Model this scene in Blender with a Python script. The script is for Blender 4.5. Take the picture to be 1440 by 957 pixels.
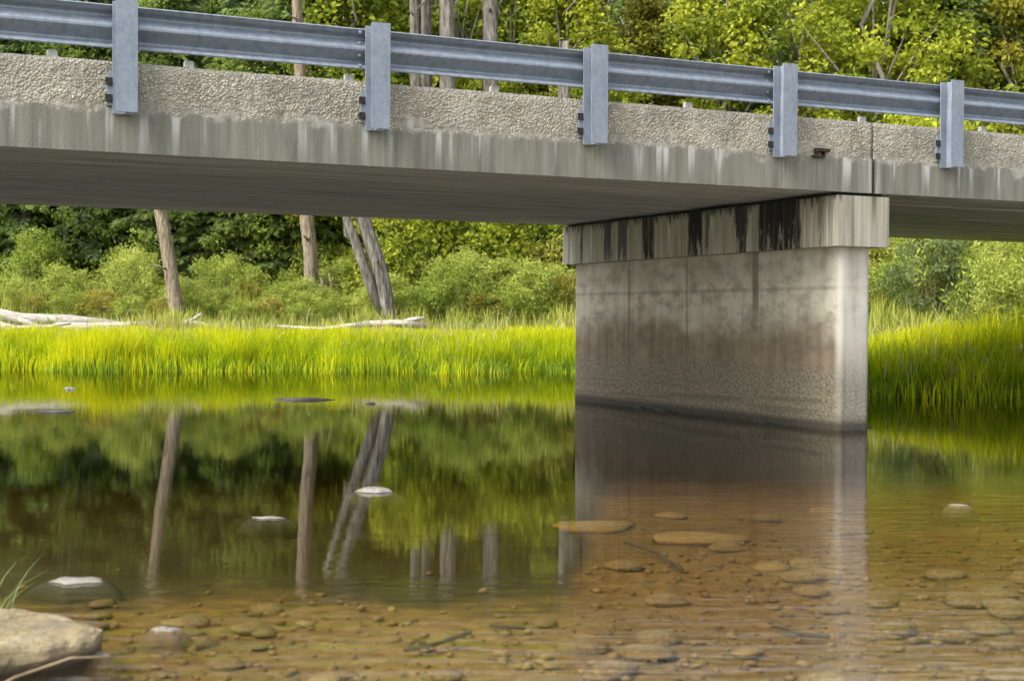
import bpy, bmesh, math, random
import numpy as np
from mathutils import Matrix, Vector, noise

# ------------------------------------------------------------------ camera, sky, sun, exposure
for o in list(bpy.data.objects):
    bpy.data.objects.remove(o)
scene = bpy.context.scene
COL = scene.collection
R = math.radians

cam_d = bpy.data.cameras.new('camera')
cam_d.sensor_width = 36.0
cam_d.lens = 36.0 * 2007.0 / 1440.0
cam_d.clip_start = 0.05
cam_d.clip_end = 2000
cam_d.dof.use_dof = True
cam_d.dof.focus_distance = 12.5
cam_d.dof.aperture_fstop = 4.0
cam = bpy.data.objects.new('camera', cam_d)
COL.objects.link(cam)
CAM_H = 1.0289
cam.matrix_world = (Matrix.Translation((0, 0, CAM_H)) @ Matrix.Rotation(R(90 - 0.944), 4, 'X')
                    @ Matrix.Rotation(R(0.172), 4, 'Z'))
scene.camera = cam

SUN_EL, SUN_AZ = 50.0, 236.0          # azimuth: degrees clockwise from +Y; a veiled sun to the left
world = bpy.data.worlds.new('World')
scene.world = world
world.use_nodes = True
wn, wl = world.node_tree.nodes, world.node_tree.links
wn.clear()
sky = wn.new('ShaderNodeTexSky')
sky.sky_type = 'NISHITA'
sky.sun_disc = False
sky.sun_elevation = R(SUN_EL)
sky.sun_rotation = R(SUN_AZ)
sky.dust_density = 4.0
sky.air_density = 1.0
hsv = wn.new('ShaderNodeHueSaturation')       # thin cloud: the blue is washed out evenly
hsv.inputs['Saturation'].default_value = 0.35
bg = wn.new('ShaderNodeBackground')
bg.inputs['Strength'].default_value = 0.15
out = wn.new('ShaderNodeOutputWorld')
wl.new(sky.outputs[0], hsv.inputs['Color'])
wl.new(hsv.outputs[0], bg.inputs['Color'])
wl.new(bg.outputs[0], out.inputs['Surface'])

sun_d = bpy.data.lights.new('sun', 'SUN')
sun_d.energy = 1.3
sun_d.angle = R(30)
sun_d.color = (1.0, 0.95, 0.86)
sun = bpy.data.objects.new('sun', sun_d)
COL.objects.link(sun)
sdir = Vector((math.sin(R(SUN_AZ)) * math.cos(R(SUN_EL)), math.cos(R(SUN_AZ)) * math.cos(R(SUN_EL)), math.sin(R(SUN_EL))))
sun.rotation_euler = sdir.to_track_quat('Z', 'Y').to_euler()
sun.location = sdir * 60

scene.view_settings.view_transform = 'Standard'
scene.view_settings.look = 'None'
scene.view_settings.gamma = 1.0
scene.view_settings.use_curve_mapping = False
scene.view_settings.exposure = 1.5
scene.render.engine = 'CYCLES'
scene.cycles.use_denoising = True
scene.cycles.use_adaptive_sampling = True
scene.cycles.adaptive_threshold = 0.02
scene.cycles.max_bounces = 6
scene.cycles.glossy_bounces = 3
scene.cycles.diffuse_bounces = 3
scene.cycles.transparent_max_bounces = 8
scene.cycles.caustics_reflective = True
scene.cycles.caustics_refractive = False
scene.cycles.sample_clamp_indirect = 4.0
scene.cycles.blur_glossy = 1.0

# ------------------------------------------------------------------ helpers
def link(o, parent=None):
    COL.objects.link(o)
    if parent is not None:
        o.parent = parent
    return o

def tag(o, label=None, cat=None, group=None, kind=None):
    if label: o['label'] = label
    if cat: o['category'] = cat
    if group: o['group'] = group
    if kind: o['kind'] = kind
    return o

def empty(name, loc=(0, 0, 0), rot=(0, 0, 0)):
    e = bpy.data.objects.new(name, None)
    e.location = loc
    e.rotation_euler = rot
    e.empty_display_size = 0.2
    return link(e)

def mesh_np(name, verts, quads=None, tris=None, mat=None, smooth=False, tint=None):
    """verts (n,3); quads (m,4); tris (k,3); tint: one float per vertex"""
    verts = np.asarray(verts, dtype=np.float32)
    me = bpy.data.meshes.new(name)
    nq = 0 if quads is None else len(quads)
    nt = 0 if tris is None else len(tris)
    loops, starts = [], []
    if nq:
        loops.append(np.asarray(quads, dtype=np.int32).ravel())
        starts.append(np.arange(nq, dtype=np.int32) * 4)
    if nt:
        loops.append(np.asarray(tris, dtype=np.int32).ravel())
        starts.append(nq * 4 + np.arange(nt, dtype=np.int32) * 3)
    loops = np.concatenate(loops); starts = np.concatenate(starts)
    me.vertices.add(len(verts)); me.vertices.foreach_set('co', verts.ravel())
    me.loops.add(len(loops)); me.loops.foreach_set('vertex_index', loops)
    me.polygons.add(nq + nt); me.polygons.foreach_set('loop_start', starts)
    me.update(calc_edges=True)
    me.polygons.foreach_set('use_smooth', np.full(nq + nt, bool(smooth)))
    if tint is not None:
        a = me.attributes.new('tint', 'FLOAT', 'POINT')
        a.data.foreach_set('value', np.asarray(tint, dtype=np.float32))
    if mat: me.materials.append(mat)
    me.validate()
    return me

def obj(name, me, parent=None):
    return link(bpy.data.objects.new(name, me), parent)

class MB:
    """collects boxes, prisms and tubes into one mesh"""
    def __init__(s): s.v = []; s.q = []; s.t = []
    def add(s, v, q=(), t=()):
        b = len(s.v)
        s.v += [tuple(p) for p in v]
        s.q += [tuple(i + b for i in f) for f in q]
        s.t += [tuple(i + b for i in f) for f in t]
    def box(s, x0, x1, y0, y1, z0, z1):
        s.add([(x0,y0,z0),(x1,y0,z0),(x1,y1,z0),(x0,y1,z0),(x0,y0,z1),(x1,y0,z1),(x1,y1,z1),(x0,y1,z1)],
              [(0,3,2,1),(4,5,6,7),(0,1,5,4),(1,2,6,5),(2,3,7,6),(3,0,4,7)])
    def tube(s, pts, rad, n=8, rough=0.0, seed=0, cap=True, lobes=0.0):
        rng = random.Random(seed)
        pts = [Vector(p) for p in pts]
        lb = [1 + lobes * (.6 * math.sin(3 * k * 2 * math.pi / n + seed) + .5 * math.sin(7 * k * 2 * math.pi / n + 2 * seed) + .5 * (rng.random() - .5)) for k in range(n)]
        rows = []
        for i, p in enumerate(pts):
            d = (pts[min(i + 1, len(pts) - 1)] - pts[max(i - 1, 0)]).normalized()
            a = d.cross(Vector((0.3, 1, 0.1))).normalized()
            b = d.cross(a).normalized()
            r = rad[i] if isinstance(rad, (list, tuple)) else rad
            rows.append([p + (a * math.cos(k * 2 * math.pi / n) + b * math.sin(k * 2 * math.pi / n)) * r * lb[k] * (1 + rough * (rng.random() - .5)) for k in range(n)])
        v = [q for row in rows for q in row]
        q = [(i*n + k, i*n + (k+1) % n, (i+1)*n + (k+1) % n, (i+1)*n + k) for i in range(len(pts)-1) for k in range(n)]
        t = []
        if cap:
            c0, c1 = len(v), len(v) + 1
            v += [pts[0], pts[-1]]
            m = (len(pts)-1)*n
            t = [(c0, (k+1) % n, k) for k in range(n)] + [(c1, m + k, m + (k+1) % n) for k in range(n)]
        s.add(v, q, t)
    def mesh(s, name, mat, smooth=False, bevel=0):
        me = mesh_np(name, s.v, s.q if s.q else None, s.t if s.t else None, mat, smooth)
        if bevel:
            bm = bmesh.new(); bm.from_mesh(me)
            bmesh.ops.bevel(bm, geom=bm.edges[:], offset=bevel, segments=2, affect='EDGES', clamp_overlap=True)
            bm.to_mesh(me); bm.free()
        return me

# ------------------------------------------------------------------ materials
class NT:
    def __init__(s, name):
        s.m = bpy.data.materials.new(name); s.m.use_nodes = True
        s.n = s.m.node_tree.nodes; s.l = s.m.node_tree.links
        s.n.clear()
        s.out = s.n.new('ShaderNodeOutputMaterial')
    def new(s, t, **kw):
        x = s.n.new(t)
        for k, v in kw.items(): setattr(x, k, v)
        return x
    def set(s, node, key, val):
        if isinstance(val, bpy.types.NodeSocket): s.l.new(val, node.inputs[key])
        else: node.inputs[key].default_value = val
    def coord(s, kind='Object'): return s.new('ShaderNodeTexCoord').outputs[kind]
    def mapping(s, vec, scale=(1,1,1), loc=(0,0,0)):
        x = s.new('ShaderNodeMapping'); s.l.new(vec, x.inputs['Vector'])
        x.inputs['Scale'].default_value = scale; x.inputs['Location'].default_value = loc
        return x.outputs[0]
    def noise(s, vec, scale=5, detail=4, rough=0.55, distortion=0):
        x = s.new('ShaderNodeTexNoise'); s.l.new(vec, x.inputs['Vector'])
        x.inputs['Scale'].default_value = scale; x.inputs['Detail'].default_value = detail
        x.inputs['Roughness'].default_value = rough; x.inputs['Distortion'].default_value = distortion
        return x.outputs[0]
    def voronoi(s, vec, scale=5, feature='F1', out='Distance'):
        x = s.new('ShaderNodeTexVoronoi', feature=feature); s.l.new(vec, x.inputs['Vector'])
        x.inputs['Scale'].default_value = scale
        return x.outputs[out]
    def ramp(s, fac, stops, interp='LINEAR'):
        x = s.new('ShaderNodeValToRGB'); s.l.new(fac, x.inputs[0])
        cr = x.color_ramp; cr.interpolation = interp
        while len(cr.elements) < len(stops): cr.elements.new(0.5)
        for e, (p, c) in zip(cr.elements, stops):
            e.position = p
            e.color = (c, c, c, 1) if isinstance(c, (int, float)) else (*c, 1)
        return x.outputs[0]
    def mix(s, fac, a, b, blend='MIX'):
        x = s.new('ShaderNodeMix', data_type='RGBA', blend_type=blend)
        s.set(x, 0, fac)
        for i, c in ((6, a), (7, b)):
            if isinstance(c, bpy.types.NodeSocket): s.l.new(c, x.inputs[i])
            else: x.inputs[i].default_value = (*c, 1) if len(c) == 3 else c
        return x.outputs[2]
    def math(s, op, a, b=0.0, clamp=False):
        x = s.new('ShaderNodeMath', operation=op, use_clamp=clamp)
        s.set(x, 0, a); s.set(x, 1, b)
        return x.outputs[0]
    def maprange(s, v, a, b, c=0, d=1, smooth=True):
        x = s.new('ShaderNodeMapRange', interpolation_type='SMOOTHSTEP' if smooth else 'LINEAR')
        s.set(x, 0, v)
        for i, k in enumerate((a, b, c, d)): x.inputs[1 + i].default_value = k
        return x.outputs[0]
    def sep(s, vec):
        x = s.new('ShaderNodeSeparateXYZ'); s.l.new(vec, x.inputs[0]); return x.outputs
    def bump(s, h, strength=0.5, dist=0.02, normal=None):
        x = s.new('ShaderNodeBump'); s.l.new(h, x.inputs['Height'])
        x.inputs['Strength'].default_value = strength; x.inputs['Distance'].default_value = dist
        if normal is not None: s.l.new(normal, x.inputs['Normal'])
        return x.outputs[0]
    def principled(s, color, rough=0.8, normal=None, metallic=0.0, spec=0.3):
        x = s.new('ShaderNodeBsdfPrincipled')
        if isinstance(color, bpy.types.NodeSocket): s.l.new(color, x.inputs['Base Color'])
        else: x.inputs['Base Color'].default_value = (*color, 1)
        s.set(x, 'Roughness', rough); s.set(x, 'Metallic', metallic)
        x.inputs['Specular IOR Level'].default_value = spec
        if normal is not None: s.l.new(normal, x.inputs['Normal'])
        s.l.new(x.outputs[0], s.out.inputs['Surface'])
        return x

M = {}

def mat_slab():
    """smooth cast edge of the deck: vertical run-off streaks, lime bleeding from the joint above"""
    t = NT('slab_concrete'); c = t.coord()
    st = t.noise(t.mapping(c, (7, 7, 0.5)), 1.6, 5, 0.6)
    st2 = t.noise(t.mapping(c, (20, 20, 0.8)), 1.4, 3, 0.6)
    fine = t.noise(c, 60, 3)
    base = t.ramp(st, [(0.3, (0.112, 0.101, 0.071)), (0.5, (0.187, 0.177, 0.131)), (0.72, (0.264, 0.248, 0.198))])
    base = t.mix(t.maprange(st2, 0.5, 0.75, 0, 0.5), base, (0.315, 0.299, 0.254))
    base = t.mix(t.maprange(fine, 0.4, 0.7, 0, 0.25), base, (0.122, 0.112, 0.0862))
    z = t.sep(c)[2]
    lime = t.noise(t.mapping(c, (3.2, 1, 0.22), (2.3, 0, 0)), 2.6, 2, 0.5)
    lf = t.math('MULTIPLY', t.maprange(lime, 0.55, 0.66), t.maprange(z, 2.2, 2.5, 0.15, 1))
    base = t.mix(t.math('MULTIPLY', lf, 0.8), base, (0.629, 0.619, 0.608))
    pt_ = t.noise(t.mapping(c, (1.6, 1, 2.0), (5, 0, 0)), 2.4, 4, 0.6)
    vd = t.voronoi(c, 40); ag = t.mix(t.maprange(vd, 0.3, 0.55), (0.468, 0.429, 0.351), (0.247, 0.221, 0.163))
    af = t.maprange(t.math('ADD', z, t.math('MULTIPLY', t.math('SUBTRACT', t.noise(t.mapping(c, (1.5, 1, 1.5), (1, 3, 0)), 4.2, 8, 0.75), 0.5), 0.26)), 2.485, 2.515)
    base = t.mix(af, base, ag)
    pf = t.maprange(t.math('ADD', t.math('MULTIPLY', t.math('SUBTRACT', z, 2.515), 1.3), pt_), 0.47, 0.60)
    base = t.mix(t.math('MULTIPLY', pf, 0.7), base, (0.446, 0.426, 0.385))
    jt = t.maprange(t.math('ABSOLUTE', t.math('SUBTRACT', t.sep(c)[0], 6.70)), 0.03, 0.14, 0.55, 0)
    jm = t.maprange(t.math('ABSOLUTE', t.math('SUBTRACT', t.sep(c)[0], 6.70)), 0.012, 0.035, 0.9, 0)
    base = t.mix(t.math('MULTIPLY', jt, t.maprange(st2, 0.35, 0.6)), base, (0.558, 0.547, 0.528))
    dk = t.noise(t.mapping(c, (2.0, 1, 0.5), (9, 0, 0)), 2.2, 5, 0.65)
    base = t.mix(t.maprange(dk, 0.5, 0.68, 0, 0.5), base, (0.085, 0.082, 0.065))
    base = t.mix(0.18, base, (0.22, 0.235, 0.25))
    base = t.mix(jm, base, (0.07, 0.062, 0.03))
    h = t.math('ADD', t.math('MULTIPLY', st2, 0.6), fine)
    t.principled(base, 0.85, t.bump(h, 0.5, 0.006))
    return t.m

def mat_soffit():
    t = NT('soffit_concrete'); c = t.coord()
    st = t.noise(t.mapping(c, (0.5, 7, 4)), 1.5, 4, 0.6)
    fine = t.noise(c, 35, 4)
    base = t.ramp(st, [(0.28, (0.234, 0.24, 0.221)), (0.5, (0.442, 0.448, 0.416)), (0.75, (0.585, 0.592, 0.559))])
    base = t.mix(t.maprange(fine, 0.35, 0.7, 0, 0.3), base, (0.26, 0.234, 0.182))
    t.principled(base, 0.9, t.bump(fine, 0.35, 0.006))
    return t.m

def mat_aggregate():
    """worn kerb: pebbles standing out of pale mortar"""
    t = NT('exposed_aggregate'); c = t.coord()
    wob = t.new('ShaderNodeVectorMath', operation='ADD')
    nz = t.new('ShaderNodeTexNoise'); nz.inputs['Scale'].default_value = 9
    t.l.new(c, nz.inputs['Vector'])
    sc = t.new('ShaderNodeVectorMath', operation='SCALE'); sc.inputs['Scale'].default_value = 0.06
    t.l.new(nz.outputs['Color'], sc.inputs[0])
    t.l.new(c, wob.inputs[0]); t.l.new(sc.outputs[0], wob.inputs[1])
    w = wob.outputs[0]
    d = t.voronoi(w, 52)
    vc = t.voronoi(w, 52, out='Color')
    bw = t.new('ShaderNodeSeparateColor'); t.l.new(vc, bw.inputs[0])
    peb = t.ramp(bw.outputs[0], [(0, (0.292, 0.234, 0.155)), (0.25, (0.447, 0.408, 0.321)), (0.5, (0.602, 0.553, 0.447)), (0.75, (0.408, 0.398, 0.359)), (1, (0.68, 0.651, 0.583))])
    mort = t.ramp(t.noise(c, 5, 4), [(0.35, (0.252, 0.224, 0.161)), (0.65, (0.389, 0.359, 0.282))])
    base = t.mix(t.maprange(d, 0.34, 0.52), peb, mort)
    big = t.noise(c, 1.7, 3)
    base = t.mix(t.maprange(big, 0.45, 0.65, 0, 0.45), base, (0.447, 0.419, 0.35))
    z = t.sep(c)[2]
    edge = t.noise(t.mapping(c, (2.2, 1, 2.5)), 2.2, 4, 0.6)
    skin = t.math('MAXIMUM', t.maprange(t.math('ADD', z, t.math('MULTIPLY', t.math('SUBTRACT', edge, 0.5), 0.5)), 2.50, 2.60, 1, 0), t.maprange(t.noise(c, 2.6, 5, 0.65), 0.56, 0.64, 0, 0.85))
    sk = t.ramp(t.noise(t.mapping(c, (5, 5, 1)), 4, 4), [(0.3, (0.185, 0.165, 0.121)), (0.5, (0.301, 0.277, 0.219)), (0.72, (0.486, 0.467, 0.437))])
    base = t.mix(skin, base, sk)
    stn = t.noise(t.mapping(c, (1.4, 1, 0.8), (4, 0, 2)), 1.8, 6, 0.7)
    base = t.mix(t.maprange(stn, 0.48, 0.66, 0, 0.5), base, (0.17, 0.16, 0.13))
    base = t.mix(0.10, base, (0.34, 0.34, 0.34))
    topw = t.maprange(z, 2.825, 2.845, 0, 0.5)
    base = t.mix(topw, base, (0.437, 0.408, 0.34))
    h = t.math('MULTIPLY', t.math('SUBTRACT', 1.0, d), t.maprange(skin, 0, 1, 1, 0.25))
    t.principled(base, 0.88, t.bump(h, 1.0, 0.016))
    return t.m

def mat_cap():
    """pier cap: black seepage bands between pale panels on the side under the deck"""
    t = NT('pier_cap_concrete'); c = t.coord(); s = t.sep(c)
    wob = t.noise(t.mapping(c, (1, 3, 0.7)), 3, 3)
    v = t.math('ADD', s[1], t.math('ADD', t.math('MULTIPLY', t.math('SUBTRACT', wob, 0.5), 0.16), t.math('MULTIPLY', t.math('SUBTRACT', t.noise(t.mapping(c, (1, 14, 2.2)), 2.0, 5, 0.7), 0.5), 0.10)))
    bands = [(0.55, 1.22, 1.0), (1.40, 1.62, 0.95), (2.10, 2.17, .7), (2.24, 2.50, 1.0), (3.20, 3.46, 1.0), (3.80, 4.02, .8), (4.17, 4.36, .85), (4.88, 4.97, .8), (0.20, 0.30, .5)]
    fac = None
    for a, b, k in bands:
        m = t.math('MULTIPLY', t.maprange(v, a - 0.02, a + 0.02, 0, k), t.maprange(v, b - 0.02, b + 0.02, 1, 0))
        fac = m if fac is None else t.math('MAXIMUM', fac, m)
    streak = t.noise(t.mapping(c, (9, 9, 0.35)), 2.2, 4, 0.65)
    fac = t.math('MULTIPLY', fac, t.maprange(streak, 0.25, 0.5, 0.55, 1))
    rag = t.noise(t.mapping(c, (1, 8, 1.6)), 2.2, 5, 0.7)
    fac = t.math('MULTIPLY', fac, t.maprange(t.math('ADD', rag, t.math('MULTIPLY', t.math('SUBTRACT', s[2], 1.9), 0.5)), 0.34, 0.46, 0.25, 1))
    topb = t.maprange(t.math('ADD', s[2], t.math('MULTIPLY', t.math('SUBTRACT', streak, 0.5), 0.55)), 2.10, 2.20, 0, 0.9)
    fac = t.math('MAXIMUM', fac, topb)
    side = t.maprange(s[0], 6.30, 6.36, 1, 0)
    fac = t.math('MULTIPLY', fac, side)
    base = t.ramp(streak, [(0.3, (0.179, 0.163, 0.116)), (0.5, (0.315, 0.294, 0.226)), (0.72, (0.441, 0.42, 0.367))])
    moss = t.math('MULTIPLY', t.maprange(t.math('ABSOLUTE', t.math('SUBTRACT', s[0], 6.705)), 0.012, 0.04, 1, 0), t.maprange(s[1], 0.1, 0.15, 1, 0))
    base = t.mix(t.math('MULTIPLY', moss, t.maprange(s[2], 1.8, 2.2, 0.1, 0.9)), base, (0.105, 0.105, 0.0315))
    wd = t.noise(t.mapping(c, (11, 11, 0.5), (3, 1, 0)), 1.7, 3, 0.5)
    base = t.mix(t.maprange(wd, 0.60, 0.68, 0, 0.6), base, (0.62, 0.60, 0.56))
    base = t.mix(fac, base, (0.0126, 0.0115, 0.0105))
    t.principled(base, 0.8, t.bump(t.noise(c, 40, 4), 0.4, 0.008))
    return t.m

def mat_shaft():
    """pier wall: pale above, flood-stained brown and pitted below, black wet line at the water"""
    t = NT('pier_shaft_concrete'); c = t.coord(); s = t.sep(c)
    st = t.noise(t.mapping(c, (5, 5, 0.6)), 1.5, 5, 0.6)
    big = t.noise(t.mapping(c, (1, 1, 1.5)), 1.3, 4, 0.6)
    pit = t.noise(t.mapping(c, (1, 1, 1.3)), 26, 4, 0.7)
    base = t.ramp(st, [(0.3, (0.351, 0.325, 0.247)), (0.55, (0.52, 0.494, 0.403)), (0.75, (0.624, 0.598, 0.52))])
    base = t.mix(0.35, base, (0.56, 0.50, 0.37))
    z = t.math('ADD', s[2], t.math('MULTIPLY', t.math('SUBTRACT', big, 0.5), 0.5))
    brown = t.ramp(st, [(0.3, (0.12, 0.09, 0.055)), (0.7, (0.25, 0.195, 0.125))])
    base = t.mix(t.maprange(z, 1.2, 0.78, 0, 0.95), base, brown)
    bl = t.noise(t.mapping(c, (1, 1, 1.6)), 4.5, 6, 0.65)
    base = t.mix(t.maprange(bl, 0.40, 0.7, 0, 0.55), base, (0.10, 0.085, 0.06))
    grey = t.ramp(pit, [(0.35, (0.075, 0.062, 0.042)), (0.5, (0.165, 0.145, 0.10)), (0.7, (0.29, 0.26, 0.19))])
    base = t.mix(t.maprange(z, 0.66, 0.50, 0, 0.85), base, grey)
    # tide lines
    wv = t.noise(t.mapping(c, (0.5, 0.5, 16)), 1.2, 3)
    base = t.mix(t.math('MULTIPLY', t.maprange(s[2], 0.45, 0.25), t.maprange(wv, 0.5, 0.62, 0, 0.55)), base, (0.091, 0.078, 0.052))
    base = t.mix(t.maprange(s[2], 0.14, 0.05, 0, 0.9), base, (0.039, 0.0351, 0.026))
    # seepage runs below the cap
    for v0, w, zb, k in ((1.40, 0.07, 1.0, 0.75), (3.93, 0.035, 0.4, 0.55), (2.68, 0.02, 0.4, 0.5), (0.10, 0.04, 0.0, 0.3)):
        dv = t.math('ABSOLUTE', t.math('SUBTRACT', t.math('ADD', s[1], t.math('MULTIPLY', t.math('SUBTRACT', big, .5), .03)), v0))
        f = t.math('MULTIPLY', t.maprange(dv, w * .5, w, k, 0), t.maprange(s[2], zb - .25, zb + .35))
        base = t.mix(f, base, (0.078, 0.0676, 0.052))
    ln = t.maprange(t.math('ABSOLUTE', t.math('SUBTRACT', s[2], 1.33)), 0.008, 0.03, 0.35, 0)
    base = t.mix(ln, base, (0.13, 0.117, 0.0845))
    base = t.mix(t.math('MULTIPLY', t.maprange(s[2], 1.33, 1.5), 0.35), base, (0.221, 0.208, 0.163))
    nose = t.math('MULTIPLY', t.maprange(s[1], 0.17, 0.08), t.math('MULTIPLY', t.maprange(s[2], 0.06, 0.2), t.maprange(s[2], 0.35, 0.9, 0.2, 0.62)))  # pale unstained near end; its skylight brightness is partly put into the colour
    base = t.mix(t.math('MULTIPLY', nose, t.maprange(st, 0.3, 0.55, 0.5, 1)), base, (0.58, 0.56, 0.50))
    hp = t.math('MULTIPLY', pit, t.maprange(s[2], 0.95, 0.3, 0.25, 1))
    t.principled(base, 0.85, t.bump(hp, 0.6, 0.02))
    return t.m

def mat_galv():
    t = NT('galvanized_steel'); c = t.coord()
    n = t.noise(t.mapping(c, (6, 6, 1.5)), 3, 4)
    sp = t.voronoi(c, 45, out='Color')
    b = t.new('ShaderNodeSeparateColor'); t.l.new(sp, b.inputs[0])
    base = t.ramp(n, [(0.3, (0.173, 0.203, 0.251)), (0.7, (0.268, 0.307, 0.372))])
    base = t.mix(t.math('MULTIPLY', b.outputs[0], 0.18), base, (0.475, 0.502, 0.553))
    rough = t.maprange(n, 0.3, 0.7, 0.5, 0.62)
    t.principled(base, rough, t.bump(n, 0.1, 0.004), metallic=0.35, spec=0.5)
    return t.m

def mat_simple(name, a, b, scale=12, rough=0.85, bump=0.4, dist=0.01, detail=4, stretch=(1,1,1), coord='Object', c3=None):
    t = NT(name); c = t.mapping(t.coord(coord), stretch)
    n = t.noise(c, scale, detail)
    stops = [(0.32, a), (0.68, b)] if c3 is None else [(0.3, a), (0.5, b), (0.72, c3)]
    t.principled(t.ramp(n, stops), rough, t.bump(n, bump, dist))
    return t.m

def mat_leaf(name, dark, mid, light, trans=0.35, rough=0.6):
    t = NT(name)
    a = t.new('ShaderNodeAttribute', attribute_name='tint')
    oi = t.new('ShaderNodeObjectInfo')
    f = t.math('ADD', a.outputs['Fac'], t.math('MULTIPLY', t.math('SUBTRACT', oi.outputs['Random'], 0.5), 0.3), True)
    col = t.ramp(f, [(0.05, dark), (0.5, mid), (0.95, light)])
    p = t.principled(col, rough, spec=0.25)
    tr = t.new('ShaderNodeBsdfTranslucent')
    t.l.new(col, tr.inputs['Color'])
    mx = t.new('ShaderNodeMixShader'); mx.inputs[0].default_value = trans
    t.l.new(p.outputs[0], mx.inputs[1]); t.l.new(tr.outputs[0], mx.inputs[2])
    t.l.new(mx.outputs[0], t.out.inputs['Surface'])
    return t.m

def mat_wetrock(name, a, b, c):
    """pale and dry above the water, brown slime below"""
    t = NT(name); co = t.coord(); n = t.noise(co, 4, 6)
    z = t.sep(t.new('ShaderNodeNewGeometry').outputs['Position'])[2]
    dry = t.ramp(n, [(0.3, a), (0.5, b), (0.72, c)])
    yy = t.sep(t.new('ShaderNodeNewGeometry').outputs['Position'])[1]
    xx = t.sep(t.new('ShaderNodeNewGeometry').outputs['Position'])[0]
    wet = t.mix(t.math('MULTIPLY', t.maprange(yy, 5.0, 5.5), t.maprange(xx, 0.1, 0.9, 1, 0)), t.ramp(n, [(0.3, (0.07, 0.045, 0.016)), (0.7, (0.15, 0.10, 0.035))]), (0.035, 0.030, 0.014))
    n3 = t.noise(co, 45, 6, 0.7)
    col = t.mix(t.maprange(n3, 0.45, 0.7, 0, 0.45), t.mix(t.maprange(z, 0.001, 0.006), wet, dry), (0.05, 0.045, 0.035))
    t.principled(col, 0.75, t.bump(n3, 0.8, 0.012))
    return t.m

def mat_terrain():
    t = NT('river_ground'); c = t.coord(); s = t.sep(c)
    n = t.noise(c, 1.2, 6, 0.65); n2 = t.noise(c, 14, 5, 0.7)
    bed = t.ramp(n2, [(0.3, (0.085, 0.052, 0.016)), (0.5, (0.165, 0.108, 0.034)), (0.72, (0.26, 0.18, 0.065))])
    bed = t.mix(t.maprange(n, 0.45, 0.65, 0, 0.5), bed, (0.10, 0.072, 0.024))
    bank = t.ramp(n2, [(0.3, (0.07, 0.09, 0.015)), (0.6, (0.16, 0.19, 0.03)), (0.8, (0.22, 0.19, 0.07))])
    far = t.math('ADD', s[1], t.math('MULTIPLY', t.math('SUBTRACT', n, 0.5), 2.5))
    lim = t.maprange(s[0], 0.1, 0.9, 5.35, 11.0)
    bed = t.mix(t.maprange(t.math('SUBTRACT', far, lim), -0.3, 0.5, 0, 0.9), bed, (0.026, 0.027, 0.013))   # far bed painted darker, like silt, so the water's reflection dominates
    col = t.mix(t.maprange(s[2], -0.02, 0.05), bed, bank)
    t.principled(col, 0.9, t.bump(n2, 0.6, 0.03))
    return t.m

def mat_water():
    t = NT('river_water'); c = t.coord()
    big = t.noise(t.mapping(c, (0.55, 1.6, 1)), 1.3, 3, 0.5)
    rip = t.noise(t.mapping(c, (1.6, 7.0, 1)), 1.6, 4, 0.55, 0.6)
    s = t.sep(c)
    near = t.maprange(s[1], 5.9, 4.2, 0.03, 1.5)
    side = t.math('MULTIPLY', t.maprange(s[0], 0.0, 0.9, 0.7, 1.5), t.maprange(s[1], 10.0, 7.0, 0.0, 0.35))
    h = t.math('ADD', t.math('MULTIPLY', big, 0.05), t.math('MULTIPLY', rip, t.math('ADD', near, t.math('MULTIPLY', side, t.maprange(s[0], 0.2, 0.9)))))
    nrm = t.bump(h, 1.0, 0.009)
    fr = t.new('ShaderNodeFresnel'); fr.inputs['IOR'].default_value = 1.75
    t.l.new(nrm, fr.inputs['Normal'])
    gl = t.new('ShaderNodeBsdfGlossy'); gl.inputs['Roughness'].default_value = 0.02
    t.l.new(nrm, gl.inputs['Normal'])
    tp = t.new('ShaderNodeBsdfTransparent')
    mx = t.new('ShaderNodeMixShader')
    up_ = t.math('MULTIPLY', fr.outputs[0], t.math('SUBTRACT', 1.0, t.new('ShaderNodeNewGeometry').outputs['Backfacing']))   # light leaving the water from below is not trapped
    t.l.new(up_, mx.inputs[0]); t.l.new(tp.outputs[0], mx.inputs[1]); t.l.new(gl.outputs[0], mx.inputs[2])
    t.l.new(mx.outputs[0], t.out.inputs['Surface'])
    va = t.new('ShaderNodeVolumeAbsorption')
    va.inputs['Color'].default_value = (0.66, 0.53, 0.12, 1); va.inputs['Density'].default_value = 3.0
    t.l.new(va.outputs[0], t.out.inputs['Volume'])
    return t.m

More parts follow.
